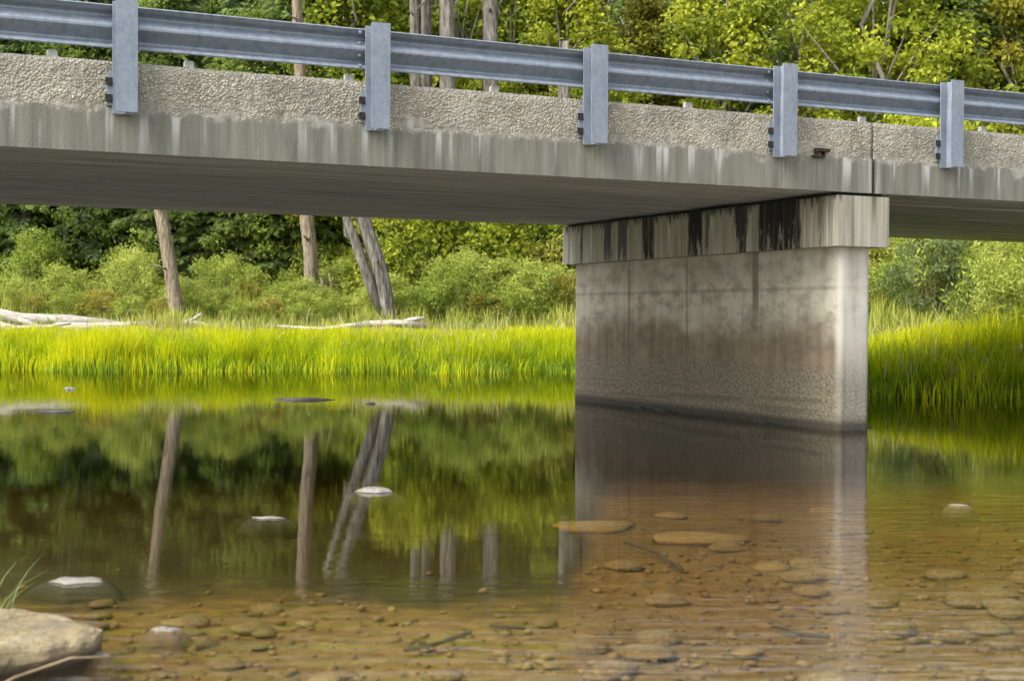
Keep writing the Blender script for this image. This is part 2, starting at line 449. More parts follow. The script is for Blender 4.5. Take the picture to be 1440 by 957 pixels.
M['slab'] = mat_slab(); M['soffit'] = mat_soffit(); M['agg'] = mat_aggregate()
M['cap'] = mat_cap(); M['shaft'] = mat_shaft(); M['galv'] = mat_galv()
M['asphalt'] = mat_simple('asphalt', (0.035, 0.035, 0.035), (0.07, 0.068, 0.065), 60, 0.9)
M['rust'] = mat_simple('rusted_iron', (0.02, 0.014, 0.01), (0.07, 0.04, 0.025), 30, 0.8)
M['rubber'] = mat_simple('bearing_rubber', (0.012, 0.012, 0.012), (0.03, 0.03, 0.028), 20, 0.9)
M['lime'] = mat_simple('pale_mortar', (0.4, 0.4, 0.38), (0.6, 0.6, 0.58), 30, 0.9)
M['rock'] = mat_simple('tan_river_rock', (0.15, 0.11, 0.065), (0.36, 0.27, 0.14), 5, 0.85, 0.9, 0.03, 7, c3=(0.47, 0.39, 0.23))
def mat_slabrock():
    t = NT('tan_slab_rock'); c = t.coord()
    n = t.noise(c, 3.5, 6, 0.6); f = t.noise(c, 28, 6, 0.75); g = t.noise(t.mapping(c, (1, 1, 6)), 6, 5, 0.7)
    col = t.ramp(n, [(0.3, (0.13, 0.125, 0.10)), (0.48, (0.25, 0.20, 0.11)), (0.7, (0.33, 0.27, 0.155))])
    col = t.mix(t.maprange(f, 0.42, 0.66, 0, 0.65), col, (0.085, 0.07, 0.045))
    col = t.mix(t.maprange(g, 0.55, 0.7, 0, 0.6), col, (0.36, 0.33, 0.26))
    z = t.sep(t.new('ShaderNodeNewGeometry').outputs['Position'])[2]
    col = t.mix(t.maprange(t.math('ADD', z, t.math('MULTIPLY', f, 0.03)), 0.065, 0.03, 0, 0.85), col, (0.045, 0.036, 0.026))
    t.principled(col, 0.85, t.bump(t.math('ADD', f, g), 0.9, 0.02))
    return t.m
M['rock_slab'] = mat_slabrock()
M['rock_grey'] = mat_simple('grey_river_rock', (0.28, 0.27, 0.24), (0.46, 0.45, 0.41), 9, 0.8, 0.6, 0.02, 6, c3=(0.62, 0.60, 0.56))
M['rock_wet'] = mat_wetrock('half_sunken_grey_rock', (0.10, 0.092, 0.075), (0.20, 0.188, 0.155), (0.30, 0.285, 0.25))
M['rock_bed'] = mat_simple('brown_bed_stone', (0.08, 0.052, 0.018), (0.16, 0.11, 0.042), 5, 0.8, 0.6, 0.03, 5, c3=(0.25, 0.185, 0.08))
M['rock_bed2'] = mat_simple('ochre_bed_stone', (0.16, 0.11, 0.04), (0.27, 0.19, 0.075), 6, 0.8, 0.5, 0.02, 5)
M['rock_dark'] = mat_simple('wet_black_stone', (0.015, 0.014, 0.012), (0.05, 0.045, 0.038), 8, 0.5, 0.5, 0.02, 5)
M['drift'] = mat_simple('bleached_driftwood', (0.16, 0.14, 0.12), (0.52, 0.48, 0.42), 5, 0.9, 0.6, 0.02, 5, (0.5, 6, 6))
M['snag_tan'] = mat_simple('bare_tan_wood', (0.08, 0.06, 0.042), (0.22, 0.175, 0.12), 3.4, 0.9, 1.0, 0.06, 8, (6, 6, 1.1), c3=(0.34, 0.285, 0.21))
M['snag_grey'] = mat_simple('weathered_grey_wood', (0.05, 0.043, 0.036), (0.155, 0.138, 0.118), 3.4, 0.9, 1.0, 0.06, 8, (6, 6, 0.9), c3=(0.29, 0.27, 0.24))
M['bark'] = mat_simple('grey_bark', (0.14, 0.12, 0.10), (0.30, 0.27, 0.24), 4, 0.9, 0.8, 0.03, 5, (5, 5, 1))
M['twig'] = mat_simple('twig_wood', (0.16, 0.12, 0.07), (0.32, 0.25, 0.15), 10, 0.9)
M['wood_dark'] = mat_simple('waterlogged_wood', (0.03, 0.021, 0.010), (0.07, 0.048, 0.022), 10, 0.9)
M['ground'] = mat_terrain(); M['water'] = mat_water()
M['leaf_bright'] = mat_leaf('yellow_green_leaf', (0.10, 0.14, 0.014), (0.25, 0.30, 0.022), (0.44, 0.46, 0.04), 0.45)
M['leaf_mid'] = mat_leaf('mid_green_leaf', (0.085, 0.14, 0.03), (0.19, 0.265, 0.045), (0.33, 0.40, 0.075), 0.55)
M['leaf_gold'] = mat_leaf('golden_leaf', (0.11, 0.12, 0.015), (0.25, 0.245, 0.022), (0.44, 0.36, 0.03), 0.4)
M['needle'] = mat_leaf('dark_needles', (0.09, 0.15, 0.08), (0.19, 0.28, 0.125), (0.33, 0.43, 0.17), 0.6)
M['needle_mid'] = mat_leaf('mid_needles', (0.09, 0.14, 0.045), (0.20, 0.275, 0.075), (0.33, 0.41, 0.12), 0.6)
M['shrub'] = mat_leaf('pale_shrub_leaf', (0.13, 0.18, 0.025), (0.28, 0.35, 0.05), (0.46, 0.50, 0.11), 0.45)
M['shrub_gold'] = mat_leaf('olive_gold_shrub_leaf', (0.14, 0.14, 0.02), (0.28, 0.27, 0.04), (0.42, 0.37, 0.08), 0.4)
M['shrub_grey'] = mat_leaf('grey_green_willow_leaf', (0.07, 0.10, 0.03), (0.17, 0.22, 0.075), (0.30, 0.36, 0.16), 0.35)
M['sedge'] = mat_leaf('bright_sedge', (0.13, 0.23, 0.002), (0.34, 0.43, 0.002), (0.60, 0.60, 0.006), 0.5)
M['straw'] = mat_leaf('straw_stem', (0.20, 0.15, 0.06), (0.34, 0.27, 0.12), (0.48, 0.40, 0.22), 0.3)
M['dark_sedge'] = mat_leaf('dark_sedge_blade', (0.06, 0.12, 0.012), (0.14, 0.23, 0.015), (0.26, 0.33, 0.03), 0.4)
M['meadow'] = mat_leaf('meadow_grass', (0.12, 0.16, 0.02), (0.25, 0.31, 0.04), (0.42, 0.43, 0.09), 0.4)

# ------------------------------------------------------------------ the setting: ground, water
def far_shore(x):
    x = np.asarray(x, dtype=float)
    s = np.interp(x, [-60, -24, -15, -11, 0.8, 2.0, 4.3, 5.2, 9.0, 13, 18, 26, 60], [-20, 2, 20, 27.4, 27.6, 26.8, 20.3, 19.2, 18.9, 17.5, 13, -2, -20])
    return s + 0.40 * np.sin(x * 1.1) + 0.28 * np.sin(x * 2.7 + 1) + 0.12 * np.sin(x * 6.1)

def ground_z(x, y):
    x = np.asarray(x, dtype=float); y = np.asarray(y, dtype=float)
    d = y - far_shore(x)
    bank = np.interp(d, [0, 1, 4, 6, 12, 30, 90, 400], [0, 0.22, 0.66, 0.92, 1.15, 2.2, 9, 30])
    bed = -np.interp(-d, [0, 1.5, 4, 8], [0, 0.10, 0.18, 0.24])
    near = np.interp(y, [-40, -4, 1.2, 2.6, 4.0, 6, 9, 12], [1.4, 0.5, 0.1, -0.03, -0.05, -0.075, -0.115, -0.3])
    rough = 0.012 * np.sin(x * 2.3 + y * 1.1) * np.cos(y * 1.9 - x * .7) + 0.006 * np.sin(x * 7.1) * np.sin(y * 6.3 + x)
    return np.where(d > 0, bank + rough * np.clip(d, 0, 1), np.maximum(bed, near)) + np.where(d > 0, 0, rough)

def axis(segs):
    a = [segs[0][0]]
    for s0, s1, st in segs:
        a += list(np.linspace(s0, s1, max(2, int(round((s1 - s0) / st)) + 1))[1:])
    return np.array(a)
ax = axis([(-500, -60, 40), (-60, -14, 2), (-14, -4, .3), (-4, 4, .12), (4, 14, .3), (14, 60, 2), (60, 500, 40)])
ay = axis([(-300, -40, 40), (-40, 0, 2), (0, 11, .12), (11, 18, .4), (18, 34, .25), (34, 60, 1.2), (60, 600, 30)])
gx, gy = np.meshgrid(ax, ay)
gz = ground_z(gx, gy)
rs = np.random.RandomState(5)
fine = (gy > 0) & (gy < 18) & (abs(gx) < 6)
gz = gz + np.where(fine, rs.normal(0, 0.004, gz.shape), 0)
nx, ny = len(ax), len(ay)
idx = np.arange(nx * ny).reshape(ny, nx)
quads = np.stack([idx[:-1, :-1], idx[:-1, 1:], idx[1:, 1:], idx[1:, :-1]], -1).reshape(-1, 4)
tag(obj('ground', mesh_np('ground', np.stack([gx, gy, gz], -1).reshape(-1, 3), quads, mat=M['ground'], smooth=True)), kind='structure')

wb = MB(); wb.box(-70, 70, -38, 36, -1.6, 0.0)
tag(obj('water', wb.mesh('water', M['water'])), kind='structure')

# ------------------------------------------------------------------ the bridge (local x along the deck, y across it, z up)
B_LOC, B_ROT = (-2.742, 10.311, 0.0), (0, 0.0035, 0.44068)
UJ = 6.70                         # expansion joint over the pier
Z_SOF, Z_LEDGE, Z_TOP, WID = 2.2005, 2.515, 2.852, 5.40
U0, U1 = -16.0, 23.0
bridge = empty('concrete_bridge', B_LOC, B_ROT)
tag(bridge, 'low concrete slab bridge with stained edge and single wall pier in the river', 'bridge')

def span(u0, u1):
    mb = MB()
    # cross-section: board-marked underside (steps of a few mm), then the two edges and the top
    prof = [(0.0, Z_SOF), (0.06, Z_SOF)]
    rng = random.Random(int(u0 * 10))
    v = 0.06
    while v < WID - 0.30:
        w = rng.uniform(0.16, 0.26); dz = rng.uniform(0.0, 0.014)
        prof += [(v + .004, Z_SOF + dz), (min(v + w, WID - .08) - .004, Z_SOF + dz)]
        v = min(v + w, WID - .08)
    prof += [(WID - .06, Z_SOF), (WID, Z_SOF)]
    nb = len(prof)
    prof += [(WID, Z_LEDGE), (0.0, Z_LEDGE)]
    n = len(prof)
    v_ = [(u, a, b) for u in (u0, u1) for a, b in prof]
    q = [(i, (i + 1) % n, n + (i + 1) % n, n + i) for i in range(n)]
    me_v = v_; 
    bm = bmesh.new()
    vs = [bm.verts.new(p) for p in me_v]
    for i, f in enumerate(q):
        fa = bm.faces.new([vs[k] for k in f][::-1]); fa.material_index = 1 if i < nb - 1 else 0
    f0 = bm.faces.new([vs[k] for k in range(n)]); f1 = bm.faces.new([vs[n + k] for k in range(n)][::-1])
    bmesh.ops.recalc_face_normals(bm, faces=bm.faces[:])
    me = bpy.data.meshes.new('deck_span'); bm.to_mesh(me); bm.free()
    me.materials.append(M['slab']); me.materials.append(M['soffit'])
    return me
obj('deck_span', span(U0, UJ - .012), bridge)
obj('deck_span', span(UJ + .012, U1), bridge)

def kerb(u0, u1, v0, v1, step, seed, rough=True):
    """front face (v0), top and back face as one strip, pitted with pebbles"""
    us = np.arange(u0, u1 + 1e-6, step); us[-1] = u1
    zs = np.linspace(Z_LEDGE + .001, Z_TOP, max(3, int((Z_TOP - Z_LEDGE) / step)))
    tops = np.linspace(v0, v1, 9)[1:]
    sect = [(v0, z) for z in zs] + [(v, Z_TOP) for v in tops] + [(v1, Z_LEDGE + .001)]
    V = []
    for u in us:
        for k, (a, z) in enumerate(sect):
            dn = dz = 0.0
            if rough:
                p = Vector((u * 46, a * 46, z * 46 + seed))
                vd = noise.voronoi(p)[0][0]
                fr = noise.noise(Vector((u * 2.1, z * 3.0, seed)))
                lump = 0.010 * (0.45 - vd) * (1.2 + 1.3 * noise.noise(Vector((u * 3.3, z * 4, seed + 9)))) + 0.018 * fr
                if k < len(zs):
                    dn = -lump + 0.012
                    edge = (zs[-1] - z)
                    if edge < .03: dn += 0.012 * (1 - edge / .03) + .01 * max(0, noise.noise(Vector((u * 6, 0, seed))))
                    if k == 0: dz = 0.0
                else:
                    dz = lump * .5 - .006
            V.append((u, a + dn, z + dz))
    m = len(sect); nU = len(us)
    Q = [(i*m + k, (i+1)*m + k, (i+1)*m + k + 1, i*m + k + 1) for i in range(nU - 1) for k in range(m - 1)]
    b = len(V)
    # end caps
    c0 = [V[k] for k in range(m)]; c1 = [V[(nU-1)*m + k] for k in range(m)]
    me = mesh_np('kerb', V, Q, mat=M['agg'], smooth=True)
    bm = bmesh.new(); bm.from_mesh(me); bm.verts.ensure_lookup_table()
    bm.faces.new([bm.verts[k] for k in range(m)]); bm.faces.new([bm.verts[(nU-1)*m + k] for k in range(m)][::-1])
    bm.to_mesh(me); bm.free()
    return me
obj('kerb', kerb(U0, -2.6, 0.0, 0.30, 0.1, 3), bridge)
obj('kerb', kerb(-2.6, UJ - .012, 0.0, 0.30, 0.016, 3), bridge)
obj('kerb', kerb(UJ + .012, 10.6, 0.0, 0.30, 0.016, 7), bridge)
obj('kerb', kerb(10.6, U1, 0.0, 0.30, 0.1, 7), bridge)
obj('kerb', kerb(U0, U1, WID - .3, WID, 0.15, 11), bridge)
mb = MB(); mb.box(U0, U1, 0.31, WID - .31, Z_LEDGE + .002, 2.58)
obj('roadway', mb.mesh('roadway', M['asphalt']), bridge)

# drain slot under the kerb, near the joint
mb = MB()
mb.box(6.03, 6.17, -0.05, 0.05, 2.545, 2.575); mb.box(6.00, 6.13, -0.035, 0.05, 2.495, 2.512)
mb.box(6.03, 6.05, -0.03, 0.05, 2.512, 2.545); mb.box(6.115, 6.13, -0.03, 0.05, 2.512, 2.545)
obj('drain_outlet', mb.mesh('drain_outlet', M['rust']), bridge)
# small mortar stubs left on the kerb top
mb = MB(); mb.box(-.035, .035, -.025, .025, 0, .055); mb.box(-.05, .05, -.035, .035, -.012, .008)
stub = mb.mesh('kerb_stub', M['lime'], bevel=.006)
for u in (-.55, 0.42, 1.66, 2.90, 4.75, 6.64, 8.1):
    o = obj('kerb_stub', stub, bridge); o.location = (u, 0.10, Z_TOP + .004)

# pier: cap and wall, with footing edge at the water
def rounded_block(u0, u1, v0, v1, z0, z1, r, nz=1, seg=5):
    pts = []
    for cx, cy, a0 in ((u1 - r, v0 + r, -90), (u1 - r, v1 - r, 0), (u0 + r, v1 - r, 90), (u0 + r, v0 + r, 180)):
        for k in range(seg + 1):
            a = R(a0 + 90 * k / seg); pts.append((cx + r * math.cos(a), cy + r * math.sin(a)))
    n = len(pts); zz = np.linspace(z0, z1, nz + 1)
    v = [(x, y, z) for z in zz for x, y in pts]
    bm = bmesh.new(); vs = [bm.verts.new(p) for p in v]
    for i in range(nz):
        for k in range(n):
            bm.faces.new((vs[i*n + k], vs[i*n + (k+1) % n], vs[(i+1)*n + (k+1) % n], vs[(i+1)*n + k]))
    bm.faces.new([vs[k] for k in range(n)][::-1]); bm.faces.new([vs[nz*n + k] for k in range(n)])
    return bm
def bm_obj(name, bm, mat, parent, smooth=False):
    me = bpy.data.meshes.new(name); bm.to_mesh(me); bm.free(); me.materials.append(mat)
    if smooth: me.shade_smooth()
    return obj(name, me, parent)

pier = empty('pier'); pier.parent = bridge
bm = rounded_block(6.283, 6.893, -0.012, 5.44, 1.706, 2.168, 0.025, 1, 3)
bm_obj('pier_cap', bm, M['cap'], pier)
mb = MB(); mb.box(6.34, 6.84, 0.05, 5.38, 2.168, 2.1995)
obj('bearing_strip', mb.mesh('bearing_strip', M['rubber']), pier)
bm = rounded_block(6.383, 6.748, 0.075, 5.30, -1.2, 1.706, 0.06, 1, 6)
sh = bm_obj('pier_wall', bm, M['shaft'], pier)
# footing with a broken edge just above the water
bm = rounded_block(6.335, 6.80, 0.03, 5.35, -1.2, 0.030, 0.05, 1, 4)
bmesh.ops.subdivide_edges(bm, edges=[e for e in bm.edges if e.calc_length() > 1 and abs(e.verts[0].co.z - e.verts[1].co.z) < .01], cuts=70)
for v in bm.verts:
    if v.co.z > 0: v.co.z += -0.03 + 0.045 * noise.noise(Vector((v.co.y * 4, v.co.x * 4, 1))) + .01; v.co.x += .012 * noise.noise(Vector((v.co.y * 7, 3, v.co.x)))
bm_obj('footing', bm, M['rock_dark'], pier)

# ------------------------------------------------------------------ guardrail
guard = empty('guardrail', B_LOC, B_ROT)
tag(guard, 'galvanized steel guardrail with corrugated rail on square posts along the bridge edge', 'guardrail')
S = 1.905
def post_mesh():
    mb = MB(); w = .152; z0, z1 = 2.47, 3.279
    mb.box(-w, 0, -.170, -.158, z0, z1)             # outer flange
    mb.box(-w, 0, -.026, -.014, z0, z1 - .004)      # inner flange
    mb.box(-.081, -.071, -.158, -.026, z0 + .002, z1 - .002)   # web
    return mb.mesh('post', M['galv'], bevel=.002)
pm = post_mesh()
pb = MB(); pb.box(-.185, .03, -.0135, .022, 2.53, 2.77)
pbm = pb.mesh('mounting_plate', M['galv'])
def bolt_mesh():
    mb = MB(); n = 6
    ring = [(0, .016 * math.cos(k * math.pi / 3), .016 * math.sin(k * math.pi / 3)) for k in range(n)]
    v = ring + [(-.02, b, c) for a, b, c in ring] + [(-.02, 0, 0)]
    mb.add(v, [(k, (k+1) % n, n + (k+1) % n, n + k) for k in range(n)], [(2*n, n + k, n + (k+1) % n) for k in range(n)])
    mb.box(-.012, 0, -.028, .028, -.028, .028)
    return mb.mesh('bolt', M['rock_dark'])
bo = bolt_mesh()
for k in range(-7, 12):
    p = obj('post', pm, guard); p.location = (k * S, 0, 0)
    pl = obj('mounting_plate', pbm, p)
    for zz in (2.58, 2.70):
        b = obj('bolt', bo, p); b.location = (-.172, -.0135, zz); b.rotation_euler = (0, 0, math.pi / 2)
ZC = 3.097
prof = [(.004, .156), (.0, .148), (.030, .122), (.070, .108), (.081, .098), (.081, .084), (.070, .072), (.012, .022), (.0, .008)]
prof = prof + [(a, -b) for a, b in prof[::-1]]
def rail_mesh(L):
    n = len(prof); th = .004; v = []
    m = 6
    for i in range(m + 1):
        u = L * i / m
        for a, b in prof: v.append((u, -.012 + a, b))
    for i in range(m + 1):
        u = L * i / m
        for a, b in prof: v.append((u, -.012 + a + th, b))
    o = (m + 1) * n; q = []
    for i in range(m):
        for k in range(n - 1):
            q.append((i*n + k, i*n + k + 1, (i+1)*n + k + 1, (i+1)*n + k))
            q.append((o + i*n + k, o + (i+1)*n + k, o + (i+1)*n + k + 1, o + i*n + k + 1))
        q.append((i*n, (i+1)*n, o + (i+1)*n, o + i*n)); q.append((i*n + n-1, o + i*n + n-1, o + (i+1)*n + n-1, (i+1)*n + n-1))
    for k in range(n - 1):
        q.append((k, o + k, o + k + 1, k + 1)); q.append((m*n + k, m*n + k + 1, o + m*n + k + 1, o + m*n + k))
    return mesh_np('rail_beam', v, q, mat=M['galv'])
nut = MB()
for k_ in range(1):
    ring = [(.014 * math.cos(k * math.pi / 3), 0, .014 * math.sin(k * math.pi / 3)) for k in range(6)]
    nut.add(ring + [(a, -.014, c) for a, b, c in ring] + [(0, -.016, 0)], [(k, (k+1) % 6, 6 + (k+1) % 6, 6 + k) for k in range(6)], [(12, 6 + k, 6 + (k+1) % 6) for k in range(6)])
nutm = nut.mesh('splice_bolt', M['galv'])
rm = rail_mesh(2 * S + .26)
for j, k in enumerate(range(-7, 11, 2)):
    o = obj('rail_beam', rm, guard); o.location = (k * S - .08 - .13, .006 * (j % 2), ZC)
    if -2 < k < 8:
        for du in (.02, .24):
            for v_, z_ in ((.037, .046), (.037, -.046), (.018, .128), (.018, -.128)):
                q = obj('splice_bolt', nutm, o); q.location = (du, v_ - .012 - .004, z_)

# ------------------------------------------------------------------ foliage builders
def leaf_cloud(rng, centers, radii, n_per, length, width, up=0.5, elong_down=0.0, flat=0.7, ctint=None):
    """leaf quads scattered in clumps; returns verts, quads, tint"""
    C = np.repeat(centers, n_per, axis=0); Rr = np.repeat(radii, n_per)
    n = len(C)
    d = rng.normal(size=(n, 3)); d /= np.linalg.norm(d, axis=1)[:, None]
    r = rng.uniform(0, 1, n) ** 0.45
    off = d * (r * Rr)[:, None]; off[:, 2] *= flat
    P = C + off
    nrm = d * .8 + rng.normal(0, .6, (n, 3)); nrm[:, 2] += up
    nrm /= np.linalg.norm(nrm, axis=1)[:, None]
    ax_ = rng.normal(size=(n, 3)); ax_[:, 2] -= elong_down
    ax_ -= nrm * (ax_ * nrm).sum(1)[:, None]; ax_ /= np.linalg.norm(ax_, axis=1)[:, None]
    sd = np.cross(nrm, ax_)
    L = length * rng.uniform(.65, 1.35, n); W = width * rng.uniform(.7, 1.3, n)
    a = P; b = P + ax_ * (L * .45)[:, None] + sd * (W * .5)[:, None] + nrm * (W * .12)[:, None]
    c = P + ax_ * L[:, None] - nrm * (L * .12)[:, None]; e = P + ax_ * (L * .45)[:, None] - sd * (W * .5)[:, None] + nrm * (W * .12)[:, None]
    V = np.stack([a, b, c, e], 1).reshape(-1, 3)
    Q = np.arange(n * 4).reshape(n, 4)
    if ctint is None: ctint = rng.uniform(.15, .85, len(centers))
    T = np.clip(np.repeat(ctint, n_per) + rng.normal(0, .14, n), 0, 1)
    return V, Q, np.repeat(T, 4)

def broadleaf(seed, H, Rad, nclump, n_per, leaf, base=0.10, mat='leaf_mid'):
    rng = np.random.RandomState(seed)
    t = rng.uniform(base, 1, nclump)
    prof_r = Rad * np.clip(np.sin(np.pi * np.clip(t, 0, 1) ** .75), .22, 1)
    rr = prof_r * rng.uniform(.25, 1, nclump) ** .6
    a = rng.uniform(0, 2 * np.pi, nclump)
    C = np.stack([rr * np.cos(a), rr * np.sin(a), t * H], 1)
    rad = rng.uniform(.35, .8, nclump) * (Rad / 2.6)
    V, Q, T = leaf_cloud(rng, C, rad, n_per, leaf, leaf * .62)
    crown = mesh_np('crown', V, Q, mat=M[mat], tint=T)
    mb = MB()
    pts = [(rng.normal(0, .06) * k, rng.normal(0, .06) * k, H * .92 * k / 7) for k in range(8)]
    mb.tube(pts, [.035 * H / 2 * (1 - k / 8.5) ** .9 * .45 + .02 for k in range(8)], 8, .2, seed)
    for i in range(0, min(nclump, 26)):
        z = C[i, 2] * .65; k = min(6, int(z / (H * .92) * 7)); p0 = pts[k]
        mid = ((p0[0] + C[i, 0]) / 2, (p0[1] + C[i, 1]) / 2, (z + C[i, 2]) / 2 + .15)
        mb.tube([(p0[0], p0[1], z), mid, tuple(C[i])], [.05, .032, .012], 5, .1, i)
    return crown, mb.mesh('trunk', M['bark'], True)

def conifer(seed, H, Lmax, mat='needle', base=.6):
    rng = np.random.RandomState(seed)
    cs, ds, tn = [], [], []
    mb = MB()
    mb.tube([(rng.normal(0, .03), rng.normal(0, .03), H * k / 8) for k in range(9)], [.018 * H * (1 - k / 8.2) + .01 for k in range(9)], 8, .15, seed)
    z = base
    while z < H * .985:
        L = Lmax * (1 - z / H) ** .75 + .12
        nb = 6 if L > .8 else 5
        a0 = rng.uniform(0, 6.28)
        for j in range(nb):
            a = a0 + j * 6.283 / nb + rng.normal(0, .2); l = L * rng.uniform(.7, 1.12)
            droop = rng.uniform(.10, .34)
            ns = max(4, int(l * 9)); tb = rng.uniform(.1, .75)
            dirv = np.array([math.cos(a), math.sin(a)])
            for k in range(1, ns + 1):
                f = k / ns; rr = l * f
                zz = z + .12 * rr - droop * rr * f * 1.4
                for s in range(8):
                    side = rng.uniform(-1, 1) * (.34 * (1.15 - f) * min(l, 1.6) + .05)
                    cs.append((dirv[0] * rr - dirv[1] * side, dirv[1] * rr + dirv[0] * side, zz - rng.uniform(0, .14)))
                    ang = a + np.sign(side) * rng.uniform(.2, .9)
                    ds.append((math.cos(ang), math.sin(ang), -rng.uniform(.1, .8)))
                    tn.append(tb + .25 * f + rng.normal(0, .08))
            if l > .7:
                mb.tube([(0, 0, z), (dirv[0] * l * .5, dirv[1] * l * .5, z + .06 * l - droop * l * .35), (dirv[0] * l * .9, dirv[1] * l * .9, z + .1 * l - droop * l * 1.1)], [.022, .014, .005], 4, 0, 0, False)
        z += rng.uniform(.26, .40) * (0.65 + .5 * (1 - z / H))
    P = np.array(cs); D = np.array(ds); D /= np.linalg.norm(D, axis=1)[:, None]
    n = len(P)
    nr = np.array([0, 0, .8]) + rng.normal(0, .9, (n, 3)); nr -= D * (nr * D).sum(1)[:, None]; nr /= np.linalg.norm(nr, axis=1)[:, None]
    sd = np.cross(nr, D); L = rng.uniform(.16, .32, n); W = L * rng.uniform(.3, .5, n)
    V = np.stack([P, P + D * (L * .4)[:, None] + sd * (W * .5)[:, None], P + D * L[:, None], P + D * (L * .4)[:, None] - sd * (W * .5)[:, None]], 1).reshape(-1, 3)
    return mesh_np('crown', V, np.arange(n * 4).reshape(n, 4), mat=M[mat], tint=np.repeat(np.clip(tn, 0, 1), 4)), mb.mesh('trunk', M['bark'], True)

def shrub_mesh(seed, H, Rad, nclump, n_per, leaf, wratio, mat, up=.3):
    rng = np.random.RandomState(seed)
    a = rng.uniform(0, 6.28, nclump); t = rng.uniform(.10, 1, nclump)
    rr = Rad * np.sqrt(rng.uniform(.02, 1, nclump)) * np.clip(1.15 - t ** 2 * .75, .2, 1)
    C = np.stack([rr * np.cos(a), rr * np.sin(a), t * H], 1)
    rad = rng.uniform(.14, .30, nclump) * max(Rad, .6)
    V, Q, T = leaf_cloud(rng, C, rad, n_per, leaf, leaf * wratio, up, -1.2, 1.1, np.clip(.25 + .5 * t + rng.normal(0, .18, nclump), 0, 1))
    V[:, 2] = np.maximum(V[:, 2], .01)
    fol = mesh_np('foliage', V, Q, mat=M[mat], tint=T)
    mb = MB()
    for i in range(min(nclump, 12)):
        b = (C[i, 0] * .15, C[i, 1] * .15, -.05)
        mb.tube([b, (C[i, 0] * .6, C[i, 1] * .6, C[i, 2] * .55), tuple(C[i])], [.016, .011, .004], 4, 0, i, False)
    return fol, mb.mesh('stem', M['twig'])

def wx(px, D): return (px - 720) / 2007.0 * D      # sideways metres of a picture column at a known distance

def zone(px):
    for lim, ph in ((205, 'behind the thick driftwood log'), (340, 'behind the leaning tan trunk'), (475, 'behind the straight pale trunk'), (610, 'behind the leaning grey double trunk'),
                    (815, 'between the grey trunk and the pier'), (1225, 'behind the bridge pier')):
        if px < lim: return ph
    return 'on the grassy bank past the pier'

def place(kind, parts, x, y, s, rz, label, cat, group, dz=-.05, names=('crown', 'trunk'), sz=None):
    o = empty(kind, (x, y, float(ground_z(x, y)) + dz), (0, 0, rz))
    o.scale = (s * (1.25 if cat == 'shrub' else 1), s, s * (sz or 1))
    for nm, me in zip(names, parts): obj(nm, me, o)
    return tag(o, label, cat, group)

# ------------------------------------------------------------------ trees
rng = random.Random(21)
bright = [broadleaf(1, 11, 2.7, 150, 95, .17, mat='leaf_bright'), broadleaf(2, 12, 3.0, 165, 95, .18, mat='leaf_bright')]
mid = [broadleaf(3, 12, 2.8, 150, 95, .17, mat='leaf_mid'), broadleaf(4, 13, 3.1, 160, 95, .18, mat='leaf_mid')]
gold = [broadleaf(5, 11, 2.5, 130, 95, .18, mat='leaf_gold')]
dark = [conifer(6, 14, 2.5), conifer(7, 12, 2.1)]
medc = [conifer(8, 13, 2.3, 'needle_mid'), conifer(9, 11, 2.0, 'needle_mid')]
LBL = {
 'b': ('broadleaf_tree', bright, 'yellow-green leafy tree in the wood ', 'tree', 'yellow-green trees beyond the far bank'),
 'm': ('broadleaf_tree', mid, 'mid green leafy tree in the wood ', 'tree', 'mid green trees beyond the far bank'),
 'g': ('broadleaf_tree', gold, 'golden leafy tree in the wood ', 'tree', 'golden trees in the wood'),
 'd': ('conifer_tree', dark, 'dark bluish green conifer in the wood ', 'tree', 'dark conifers beyond the far bank'),
 'c': ('conifer_tree', medc, 'olive green conifer in the wood ', 'tree', 'olive conifers beyond the far bank'),
}
